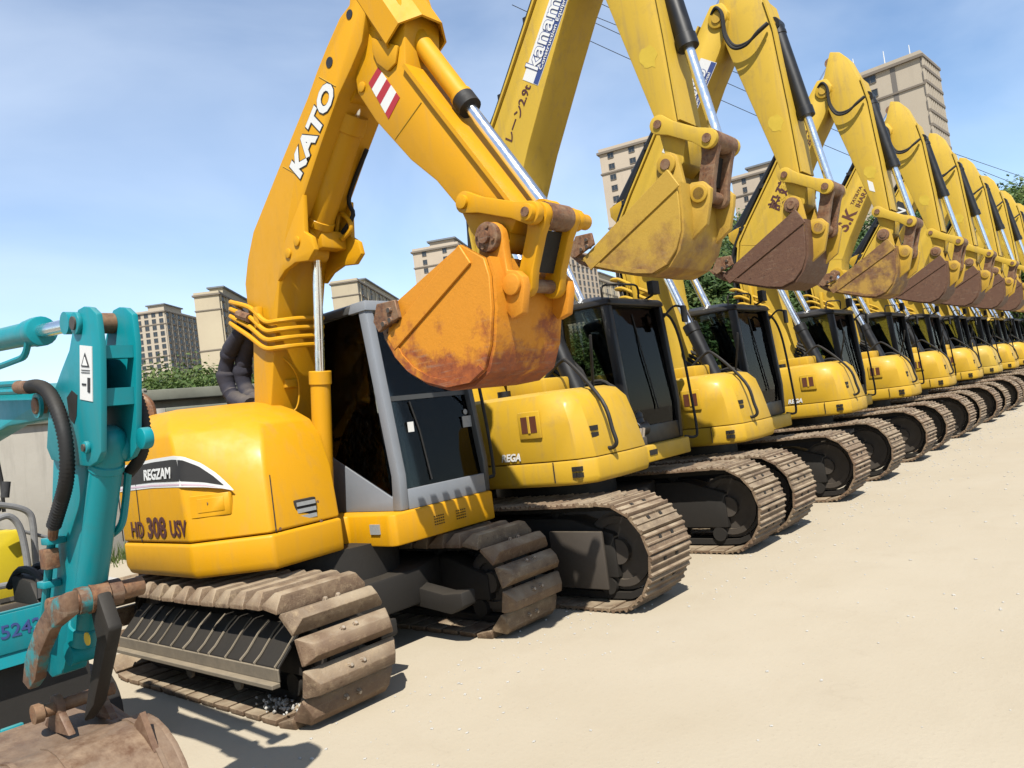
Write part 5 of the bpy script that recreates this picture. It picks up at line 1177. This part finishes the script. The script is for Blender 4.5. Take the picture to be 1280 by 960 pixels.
    # hydraulic clutter seen above the blade
    P('swing_bracket', MB().prismx([(4.5, zt - .06), (4.9, zt - .06), (4.9, zt + .10), (4.62, zt + .07)], 1.38, 1.72), 'dark', root, bevel=0.02)
    for k in range(4): P('hose', MB().tube(smooth_path([(1.40 + .07 * k, 4.52, zt - .02), (1.42 + .07 * k, 4.6, zt + .09 + .02 * k), (1.40 + .08 * k, 4.8, zt + .12), (1.40 + .08 * k, 5.0, zt + .02)], 4), .02, 8), 'rubber', root)
    # --- undercarriage, body and canopy (out of the photograph to the left)
    for x in (.35, 1.62):
        pts = [(4.62 + .22 - .22 * math.cos(a), .23 - .23 * math.sin(a)) for a in [math.pi * k / 10 for k in range(-5, 6)]][::-1]
        pts = [(4.60 + .23 - .23 * math.cos(math.radians(d)), .23 + .23 * math.sin(math.radians(d))) for d in range(-90, 91, 15)] + [(6.30 + .23 * math.sin(math.radians(d)), .23 + .23 * math.cos(math.radians(d))) for d in range(0, 181, 15)]
        P('rubber_track', MB().prismx(pts, x - .15, x + .15), 'rubber', bevel=0.01)
    P('platform', MB().prismz([(.25, 5.0), (1.38, 5.0), (1.45, 5.6), (1.4, 6.5), (.9, 6.75), (.35, 6.5), (.2, 5.6)], .52, .68), 'teal', bevel=0.03)
    P('engine_cover', MB().prismz([(.3, 5.9), (1.40, 5.9), (1.36, 6.45), (.9, 6.68), (.42, 6.45)], .68, 1.25), 'teal', bevel=0.05, seg=3)
    P('seat', MB().box(.82, 1.3, 5.35, 5.8, .95, 1.08).box(.84, 1.28, 5.74, 5.86, 1.05, 1.55).box(.88, 1.24, 5.4, 5.8, .68, .95), 'seat', bevel=0.03)
teal_excavator()

# ================================================================== the small bright-yellow machine behind it
def yellow_loader():
    O = (2.15, 8.3, 0.0)
    root = thing('compact_loader', 'small bright-yellow machine with grey pipe handrails, in front of the concrete wall', 'loader', O)
    def P(name, mb, mats, parent=None, **kw): return place(name, mb.mesh(name, mats, off=O, **kw), parent or root)
    def W(px, py, y): x, z = onY(px, py, y); return Vector((x, y, z))
    y = 8.0
    a, b, c_, d = W(-60, 640, y), W(18, 648, y), W(32, 655, y), W(48, 742, y)
    body = [(W(-120, 660, y).x, W(0, 660, y).z), (b.x, W(18, 662, y).z), (c_.x, c_.z - .05), (d.x, d.z), (W(-120, 760, y).x, d.z)]
    mb = MB(); n = len(body); vs = [(x, y, z) for x, z in body] + [(x, y + 1.1, z) for x, z in body]
    mb.add(vs, [tuple(range(n)), tuple(range(n, 2 * n))[::-1]] + [(i, (i + 1) % n, n + (i + 1) % n, n + i) for i in range(n)])
    P('body', mb, 'lime', bevel=0.03, seg=2)
    P('floor_plate', MB().box(W(-120, 0, y).x, d.x + .05, y - .12, y + 1.2, d.z - .16, d.z - .01), 'dark2', bevel=0.02)
    P('seat', MB().box(W(-50, 640, y).x, W(12, 640, y).x, y + .15, y + .6, W(0, 640, y).z - .02, W(0, 625, y).z + .02).box(W(-50, 640, y).x, W(12, 640, y).x, y + .55, y + .68, W(0, 640, y).z, W(0, 600, y).z), 'seat', bevel=0.05, seg=3)
    def pipe(pts, yy, r_=.028): return MB().tube(smooth_path([W(*p, yy) for p in pts], 5), r_, 10)
    P('handrail', pipe([(-10, 630), (20, 634), (36, 641), (41, 655), (44, 690), (47, 735)], y - .05), 'coil')
    P('handrail', pipe([(-10, 652), (10, 645), (24, 658), (32, 690), (34, 716), (22, 728), (-12, 735)], y - .16), 'coil')
    P('control_lever', MB().tube([W(5, 640, y + .2), W(2, 600, y + .2), W(-6, 560, y + .2)], .016, 8), 'rubber'); P('lever_knob', MB().cyl(tuple(W(6, 622, y + .1)), tuple(W(8, 602, y + .1)), .035), 'seat')
    P('side_bar', MB().tube([W(28, 664, y - .02), W(60, 672, y - .02)], .016, 8), 'coil')
    xw = [W(-120, 0, y).x + .2, d.x - .12]
    for x in xw: P('wheel', MB().cylx(x - .14, x + .14, y + .15, .30, .30, 28), 'rubber', bevel=0.03)
    for x in xw: P('wheel', MB().cylx(x - .14, x + .14, y + .95, .30, .30, 28), 'rubber', bevel=0.03)
    P('chassis', MB().box(xw[0] - .1, xw[1] + .1, y + .05, y + 1.05, .28, d.z - .165), 'dark', bevel=0.03)
yellow_loader()

# ================================================================== boundary wall, rubble
def wall():
    o = thing('boundary_wall', 'long stained concrete boundary wall behind the parked excavators', 'wall', (20, 14.1, 0))
    pan = MB().box(-1.49, 1.49, -.09, .09, 0, 2.40).mesh('wall_panel', 'wall', bevel=0.012); post = MB().box(-.14, .14, -.14, .14, 0, 2.5).mesh('wall_post', 'wall', bevel=0.012)
    cop = MB().box(-1.355, 1.355, -.16, .16, 2.401, 2.50).mesh('coping', 'coping', bevel=0.015)
    pan = MB().box(-1.355, 1.355, -.09, .09, 0, 2.40).mesh('wall_panel', 'wall', bevel=0.012)
    for k in range(-12, 20):
        place('wall_panel', pan, o, Matrix.Translation((k * 3.0, 0, 0))); place('coping', cop, o, Matrix.Translation((k * 3.0, 0, 0))); place('wall_post', post, o, Matrix.Translation((k * 3.0 + 1.5, 0, 0)))
wall()
def shed():
    o = thing('shed', 'low grey-green flat-roofed shed behind the hood of the orange-yellow excavator', 'shed', (9, 16.5, 0))
    place('wall', MB().box(-3.8, 6, -1.2, 3, 0, 2.72).mesh('wall', 'wall'), o); place('roof', MB().box(-4.2, 6.4, -1.6, 3.4, 2.72, 2.93).mesh('roof', 'coping', bevel=0.02), o)
    for k in range(6): place('roof_joint', MB().box(-4.2 + k * 1.9, -4.15 + k * 1.9, -1.62, 3.4, 2.925, 2.965).mesh('roof_joint', 'wall'), o)
shed()
rng = random.Random(3)
for k in range(16):
    x0, y0 = onZ(118 + rng.uniform(0, 46), 742 + rng.uniform(-10, 10)); s = rng.uniform(.07, .17)
    bm = bmesh.new(); bmesh.ops.create_icosphere(bm, subdivisions=1, radius=s)
    for v in bm.verts: v.co = Vector((v.co.x * rng.uniform(.7, 1.4), v.co.y * rng.uniform(.7, 1.4), v.co.z * rng.uniform(.5, .95)))
    me = bpy.data.meshes.new('rubble_stone'); bm.to_mesh(me); bm.free(); me.materials.append(M['rubble'])
    o = place('rubble_stone', me); o.location = (x0, y0, s * .45); o.rotation_euler = (0, 0, rng.uniform(0, 6))
    tag(o, 'pale broken concrete lump lying behind the teal mini excavator', 'rubble', 'pale rubble behind the teal mini excavator')
bm = bmesh.new()
for k in range(60):
    y0 = rng.gauss(4.22, .11); x0 = rng.gauss(2.48, .045); s = rng.uniform(.004, .013)
    b2 = bmesh.ops.create_icosphere(bm, subdivisions=1, radius=s, matrix=Matrix.Translation((x0, y0, .055 + rng.uniform(0, .03))))
    for v in b2['verts']: v.co += Vector((rng.uniform(-s, s), rng.uniform(-s, s), rng.uniform(-s, s))) * .35
me = bpy.data.meshes.new('dried_mud'); bm.to_mesh(me); bm.free(); me.materials.append(M['rubble'])
o = place('dried_mud', me, kind='stuff'); o['label'] = 'crumbs of pale dried mud on the track of the orange-yellow excavator'; o['category'] = 'mud'

# ================================================================== apartment blocks
def azimuth_point(px, dist, py=None):
    """ground point at that distance in the direction of the horizon under pixel column px"""
    d = ray(px, py if py is not None else 408 + (1459 - px) * .131); d.z = 0; d.normalize(); return Vector((d.x * dist, d.y * dist, 0))
def win_mesh(w, h, style):
    def fn():
        mb = MB(); mb.box(-w / 2, w / 2, -.02, .10, -h / 2, h / 2)
        mb.mat(1); t = .12
        mb.box(-w / 2 - t, -w / 2 - .002, -.12, .08, -h / 2 - t, h / 2 + t).box(w / 2 + .002, w / 2 + t, -.12, .08, -h / 2 - t, h / 2 + t).box(-w / 2, w / 2, -.12, .08, h / 2 + .002, h / 2 + t).box(-w / 2, w / 2, -.2, .08, -h / 2 - t, -h / 2 - .002)
        mb.box(-.04, .04, -.06, -.021, -h / 2, h / 2)
        if style: mb.mat(2).box(-w / 2 - .1, w / 2 + .1, -.55, -.08, -h / 2 - .75, -h / 2 - .14)
        return mb.mesh('window', ['winglass', 'winframe', 'fac_trim'])
    return cached(('win', w, h, style), fn)
def block(label, pc, pl, pr, top, dist, ang, mat, zmin, bays_l, bays_r, floor=3.0, wl=(1.3, 1.5), wr=(1.5, 1.6), cols_r=True, pent=True, group=None, courses=4, bal=False, name='apartment_block', recess=()):
    py_h = 408 + (1459 - pc) * .131
    C_ = azimuth_point(pc, dist, top); d0 = C_.normalized(); rt = Vector((d0.y, -d0.x, 0))
    u = (-rt * math.cos(ang) + d0 * math.sin(ang)); v = Vector((-u.y, u.x, 0)); v = v if v.dot(d0) > 0 else -v
    def hit(px, dr):
        q = azimuth_point(px, 1.0, top + (px - pc) * -.10); det = q.x * -dr.y + q.y * dr.x
        # C + s*dr = t*q
        s = (C_.y * q.x - C_.x * q.y) / (dr.x * q.y - dr.y * q.x); return s
    wl_ = abs(hit(pl, u)); wr_ = abs(hit(pr, v))
    # height from the roof pixel over the corner
    dd = ray(pc - (py_h - top) * .13 * 0, top); k = dist / math.hypot(dd.x, dd.y); H = dd.z * k + CAM_H
    nfl = int(round(H / floor)); fl = H / nfl
    root = thing(name, label, 'building', tuple(C_), group)
    rz = math.atan2(u.y, u.x); root.rotation_euler = (0, 0, rz)
    # local frame: x along the left face (away from the corner), y = depth direction
    sgn = 1 if Vector((-math.sin(rz), math.cos(rz), 0)).dot(v) > 0 else -1
    def bx(mb, x0, x1, y0, y1, z0, z1):
        ya, yb = (y0, y1) if sgn > 0 else (-y1, -y0); return mb.box(x0, x1, ya, yb, z0, z1)
    place('wall', bx(MB(), 0, wl_, 0, wr_, 0, H - .6).mesh('wall', mat), root)
    cor = place('cornice', bx(MB(), -.6, wl_ + .6, -.6, wr_ + .6, H - .598, H).mesh('cornice', 'fac_trim'), root)
    place('parapet', bx(MB(), -.1, wl_ + .1, -.1, wr_ + .1, H + .002, H + .9).mesh('parapet', mat), root)
    for q in range(1, courses + 1):
        z = H - fl * (2 if q == 1 else 2 + (q - 1) * 5)
        if z > zmin: place('string_course', bx(MB(), -.28, wl_ + .28, -.28, wr_ + .28, z - .22, z + .18).mesh('string_course', 'fac_trim'), root)
    if pent:
        ph = place('penthouse', bx(MB(), wl_ * .2, wl_ * .75, wr_ * .15, wr_ * .6, H + .9, H + 4.2).mesh('penthouse', mat), root)
        place('penthouse_roof', bx(MB(), wl_ * .2 - .8, wl_ * .75 + .8, wr_ * .15 - .8, wr_ * .6 + .8, H + 4.202, H + 4.8).mesh('penthouse_roof', 'roofgrey'), ph)
    wml = win_mesh(wl[0], wl[1], False); wmr = win_mesh(wr[0], wr[1], bal)
    for f_ in range(nfl):
        z = (f_ + .52) * fl
        if z < zmin: continue
        for b in bays_l:
            mm = Matrix.Translation((wl_ * b, 0, z)) @ (Matrix.Identity(4) if sgn > 0 else Matrix.Rotation(math.pi, 4, 'Z')); place('window', wml, root, mm)
        for b in bays_r:
            mm = Matrix.Translation((0, sgn * wr_ * b, z)) @ Matrix.Rotation(-math.pi / 2, 4, 'Z') ; place('window', wmr, root, mm)
    for rc in recess:
        place('recess_shade_strip', bx(MB(), wl_ * rc - .5, wl_ * rc + .5, -.06, -.002, zmin - 3, H - .62).mesh('recess_shade_strip', 'winframe'), root)  # flat dark strip on the wall paints in the shade of a recess
    if cols_r and bays_r:
        nb = len(bays_r); bs = sorted(bays_r)
        for i in range(nb + 1):
            c0 = (0.02 if i == 0 else (bs[i - 1] + bs[i]) / 2 if i < nb else .98)
            bxm = bx(MB(), -.42, -.002, wr_ * c0 - .35, wr_ * c0 + .35, zmin - 3, H - .602).mesh('pilaster', mat); place('pilaster', bxm, root)
    return root, H, wl_, wr_, sgn
def even(n, a=.0, b=1.0): return [a + (b - a) * (i + .5) / n for i in range(n)]
block('tan tower block with thin lightning rods on its roof', 1150, 1046, 1168, 68, 185, .22, 'fac_tan', 18, [.62], even(9), floor=3.05, wl=(2.2, 1.5), courses=5, pent=False, recess=(.34,), bal=True)
block('pale tower block seen just beyond the worn yellow bucket', 818, 747, 892, 172, 205, .24, 'fac_pink', 22, [.14, .42, .80], even(6), floor=3.0, wl=(1.5, 1.3), courses=4, pent=False)
block('lower pale block half hidden behind the boom with Chinese characters', 968, 913, 1012, 210, 260, .22, 'fac_pink', 24, [.3, .72], even(5), floor=3.0, wl=(1.2, 1.5), courses=3)
block('pinkish block rising behind the mouth of the rusty orange bucket', 572, 515, 612, 305, 270, .24, 'fac_pink', 18, [.30, .75], even(5), floor=3.0, wl=(1.4, 1.5), courses=4)
block('cream block with a dense grid of windows above the grey-pillared cab roof', 446, 413, 522, 350, 330, .25, 'fac_cream', 20, [], even(10), floor=3.0, wr=(1.6, 1.8), courses=4, bal=True)
block('tall cream block with a blank lit end wall beside the hose sleeves', 273, 242, 335, 366, 300, .28, 'fac_cream', 20, [], even(9), floor=3.0, wr=(1.6, 1.8), courses=3, bal=True)
block('tan block with dark vertical window bands behind the teal arm', 205, 168, 250, 388, 420, .45, 'fac_tan', 24, even(4), even(7), floor=3.2, wl=(1.9, 2.0), wr=(1.9, 2.0), courses=3, bal=True)
block('grey-pink block with small windows behind the bucket link of the orange-yellow excavator', 700, 672, 742, 312, 330, .5, 'fac_pink', 22, even(4), even(8), floor=3.0, courses=4)
block('low cream block with a hipped grey cap above the black cab roof', 744, 726, 790, 348, 380, .3, 'fac_cream', 20, [], even(6), floor=3.0, courses=3)
for px in (1068, 1106, 1138):
    b = azimuth_point(px, 187, 88 - (px - 1068) * .24); d = ray(px, 88 - (px - 1068) * .24); k = 187 / math.hypot(d.x, d.y); z = d.z * k + CAM_H
    tag(place('lightning_rod', MB().tube([(b.x, b.y, z - 2.5), (b.x, b.y, z + 2.6)], [.16, .08], 6).mesh('lightning_rod', 'white')), 'thin white lightning rod standing on the tan tower roof', 'rod', 'lightning rods on the tan tower')

# ================================================================== trees and bushes
def crown_mesh(seed, R, H, n_clump, leaves, leaf, mat):
    r = random.Random(seed); vs = []; fs = []; tone = []
    for c in range(n_clump):
        a = r.uniform(0, 2 * math.pi); q = math.sqrt(r.random()); zz = r.uniform(0, 1)
        prof = math.sin(math.pi * min(1, .12 + .86 * zz)) ** .6
        cx_, cy_, cz_ = R * prof * q * math.cos(a), R * prof * q * math.sin(a), H * zz
        cr = R * r.uniform(.16, .34); ct = r.uniform(0, 1)
        for l_ in range(leaves):
            d = Vector((r.gauss(0, 1), r.gauss(0, 1), r.gauss(0, 1))).normalized(); p = Vector((cx_, cy_, cz_)) + d * cr * (r.random() ** .4) * Vector((1, 1, .75)).length / 1.6
            n = (d + Vector((r.uniform(-.8, .8), r.uniform(-.8, .8), r.uniform(-.2, .9)))).normalized(); t = n.orthogonal().normalized(); t = Matrix.Rotation(r.uniform(0, 6.28), 3, n) @ t; b = n.cross(t)
            s = leaf * r.uniform(.6, 1.35); o = len(vs)
            vs += [p - t * s, p + b * s * .45, p + t * s, p - b * s * .45]; fs.append((o, o + 1, o + 2, o + 3)); tone.append(min(1, max(0, .55 * ct + r.uniform(0, .45))))
    me = bpy.data.meshes.new('crown'); me.from_pydata([tuple(v) for v in vs], [], fs); me.materials.append(M[mat])
    at = me.attributes.new('tone', 'FLOAT', 'FACE'); at.data.foreach_set('value', tone); return me
def trunk_mesh(seed, H, r0):
    r = random.Random(seed); mb = MB(); mb.tube([(0, 0, 0), (r.uniform(-.1, .1), r.uniform(-.1, .1), H * .4), (r.uniform(-.2, .2), r.uniform(-.2, .2), H * .95)], [r0, r0 * .75, r0 * .25], 9)
    for k in range(6):
        a = r.uniform(0, 6.28); z = H * r.uniform(.35, .75); q = H * r.uniform(.2, .34)
        mb.tube([(0, 0, z), (q * .5 * math.cos(a), q * .5 * math.sin(a), z + q * .35), (q * math.cos(a), q * math.sin(a), z + q * .9)], [r0 * .45, r0 * .3, r0 * .1], 6)
    return mb.mesh('trunk', 'trunk')
TREES = [(crown_mesh(11, 2.6, 4.6, 120, 150, .085, 'leafA'), trunk_mesh(1, 4.6, .16)), (crown_mesh(12, 2.3, 5.2, 120, 150, .08, 'leafB'), trunk_mesh(2, 5.0, .15)), (crown_mesh(13, 2.9, 4.2, 130, 150, .09, 'leafC'), trunk_mesh(3, 4.4, .18))]
BUSH = [crown_mesh(21, 1.5, 1.9, 90, 190, .036, 'leafB'), crown_mesh(22, 1.7, 1.7, 90, 190, .04, 'leafA')]
def tree(px, top, dist, kind, label, width=1.0, group=None):
    b = azimuth_point(px, dist, top); dq = ray(px, top); Ht = dq.z * dist / math.hypot(dq.x, dq.y) + CAM_H
    o = thing('tree', label, 'tree', (b.x, b.y, 0), group); cr, tr = TREES[kind]; ch = cr_h[kind]
    tz = max(.6, Ht * .22); s = (Ht - tz) / ch
    place('crown', cr, o, Matrix.Translation((0, 0, tz)) @ Matrix.Rotation(px * .7, 4, 'Z') @ Matrix.Diagonal((s * width, s * width, s, 1))); place('trunk', tr, o, Matrix.Diagonal((s, s, (Ht * .85) / 4.8, 1)))
cr_h = [5.0, 5.6, 4.6]
tl = ['rounded mid-green tree growing behind the row of yellow excavators', 'taller yellow-green tree growing behind the row of yellow excavators', 'broad deep-green tree growing behind the row of yellow excavators']; tg = 'trees behind the row of yellow excavators'
for (px, top, dist, kind, w) in ((850, 338, 26, 0, .9), (885, 305, 30, 2, 1.0), (842, 352, 22, 1, 1.3), (870, 335, 23, 2, 1.3), (900, 318, 24, 0, 1.3), (930, 300, 25, 1, 1.3), (958, 305, 26, 2, 1.3), (990, 318, 27, 0, 1.3), (1035, 322, 30, 1, 1.3), (915, 268, 34, 1, .85), (945, 262, 38, 0, .9), (980, 300, 34, 2, 1.0), (1015, 330, 36, 1, .9), (1060, 310, 44, 0, 1.0), (1095, 272, 50, 2, 1.0), (1130, 290, 56, 1, 1.0), (1175, 225, 60, 0, 1.0), (1215, 240, 66, 2, 1.1), (1262, 228, 70, 1, 1.0), (1300, 235, 72, 0, 1.0),
                             (640, 425, 24, 2, 1.1), (690, 418, 25, 0, 1.1), (735, 408, 24, 1, 1.2), (790, 395, 25, 2, 1.1), (590, 445, 26, 1, 1.1), (545, 440, 25, 0, 1.2), (500, 432, 26, 2, 1.2), (455, 440, 27, 1, 1.2), (415, 448, 26, 0, 1.2)):
    tree(px, top, dist, kind, tl[kind], w, tg)
bl_ = 'pale green bush showing over the concrete wall near the cream and tan blocks'; bg_ = 'bushes showing over the concrete wall'
for i, (px, top) in enumerate(((150, 478), (178, 466), (205, 460), (232, 458), (258, 462), (285, 470), (312, 474), (345, 470), (125, 485))):
    dist = 27 + (i % 3) * 2; b = azimuth_point(px, dist, top); dq = ray(px, top); Ht = dq.z * dist / math.hypot(dq.x, dq.y) + CAM_H
    o = thing('bush', bl_, 'bush', (b.x, b.y, 0), bg_); s = Ht / 2.05
    place('foliage', BUSH[i % 2], o, Matrix.Rotation(i * 1.3, 4, 'Z') @ Matrix.Diagonal((s * 1.05, s * 1.05, s, 1))); place('stem', TREES[0][1], o, Matrix.Diagonal((.6, .6, Ht * .18, 1)))
# weeds at the foot of the wall
r_ = random.Random(9); vs = []; fs = []; tone = []
for k in range(2600):
    x = r_.uniform(3, 14); y = 13.85 - abs(r_.gauss(0, .35)); h = r_.uniform(.08, .35); a = r_.uniform(0, 6.28); o = len(vs); w = .012
    vs += [(x - w * math.cos(a), y - w * math.sin(a), 0), (x + w * math.cos(a), y + w * math.sin(a), 0), (x + r_.uniform(-.1, .1), y + r_.uniform(-.1, .1), h)]; fs.append((o, o + 1, o + 2)); tone.append(r_.random())
me = bpy.data.meshes.new('weeds'); me.from_pydata(vs, [], fs); me.materials.append(M['leafB']); at = me.attributes.new('tone', 'FLOAT', 'FACE'); at.data.foreach_set('value', tone)
o = place('weeds', me, kind='stuff'); o['label'] = 'thin green weeds along the foot of the concrete wall'; o['category'] = 'weeds'

# ================================================================== pole and overhead cables
b = azimuth_point(1006, 30, 372); tag(place('utility_pole', MB().tube([(b.x, b.y, 0), (b.x, b.y, 8.2)], [.20, .15], 16).mesh('utility_pole', 'pole')), 'round concrete utility pole rising between the trees behind the cabs', 'pole')
def cable(p, q, sag, label):
    a = Vector(p); c = Vector(q); pts = [a.lerp(c, t / 16) - Vector((0, 0, sag * 4 * (t / 16) * (1 - t / 16))) for t in range(17)]
    o = place('overhead_cable', MB().tube(pts, .022, 6).mesh('overhead_cable', 'wire')); tag(o, label, 'cable', 'overhead cables behind the booms')
def far_pt(px, py, dist):
    d = ray(px, py); k = dist / math.hypot(d.x, d.y); return tuple(d * k + Vector((0, 0, CAM_H)))
for (p, q) in (((640, -20), (1290, 262)), ((640, 6), (1290, 285)), ((640, -48), (1290, 238)), ((560, -55), (1290, 225))):
    cable(far_pt(*p, 46), far_pt(*q, 85), .5, 'thin black overhead cable sloping down behind the raised booms')

# ================================================================== loose grit on the yard
rg = random.Random(31); bm = bmesh.new()
for k in range(900):
    if k % 3:
        x = rg.uniform(2, 24); y = 3.35 - abs(rg.gauss(0, .55)) + (.5 if x < 5 else 0)
    else:
        x = rg.uniform(1.2, 14); y = rg.uniform(-.5, 4)
    sz = rg.uniform(.003, .009) * (1 + .04 * x); b2 = bmesh.ops.create_icosphere(bm, subdivisions=1, radius=sz, matrix=Matrix.Translation((x, y, sz * .35)) @ Matrix.Diagonal((rg.uniform(.7, 1.5), rg.uniform(.7, 1.5), rg.uniform(.4, .8), 1)))
me = bpy.data.meshes.new('grit'); bm.to_mesh(me); bm.free(); me.materials.append(M['rubble'])
o = place('grit', me, kind='stuff'); o['label'] = 'scattered pale grit lying on the concrete yard'; o['category'] = 'grit'
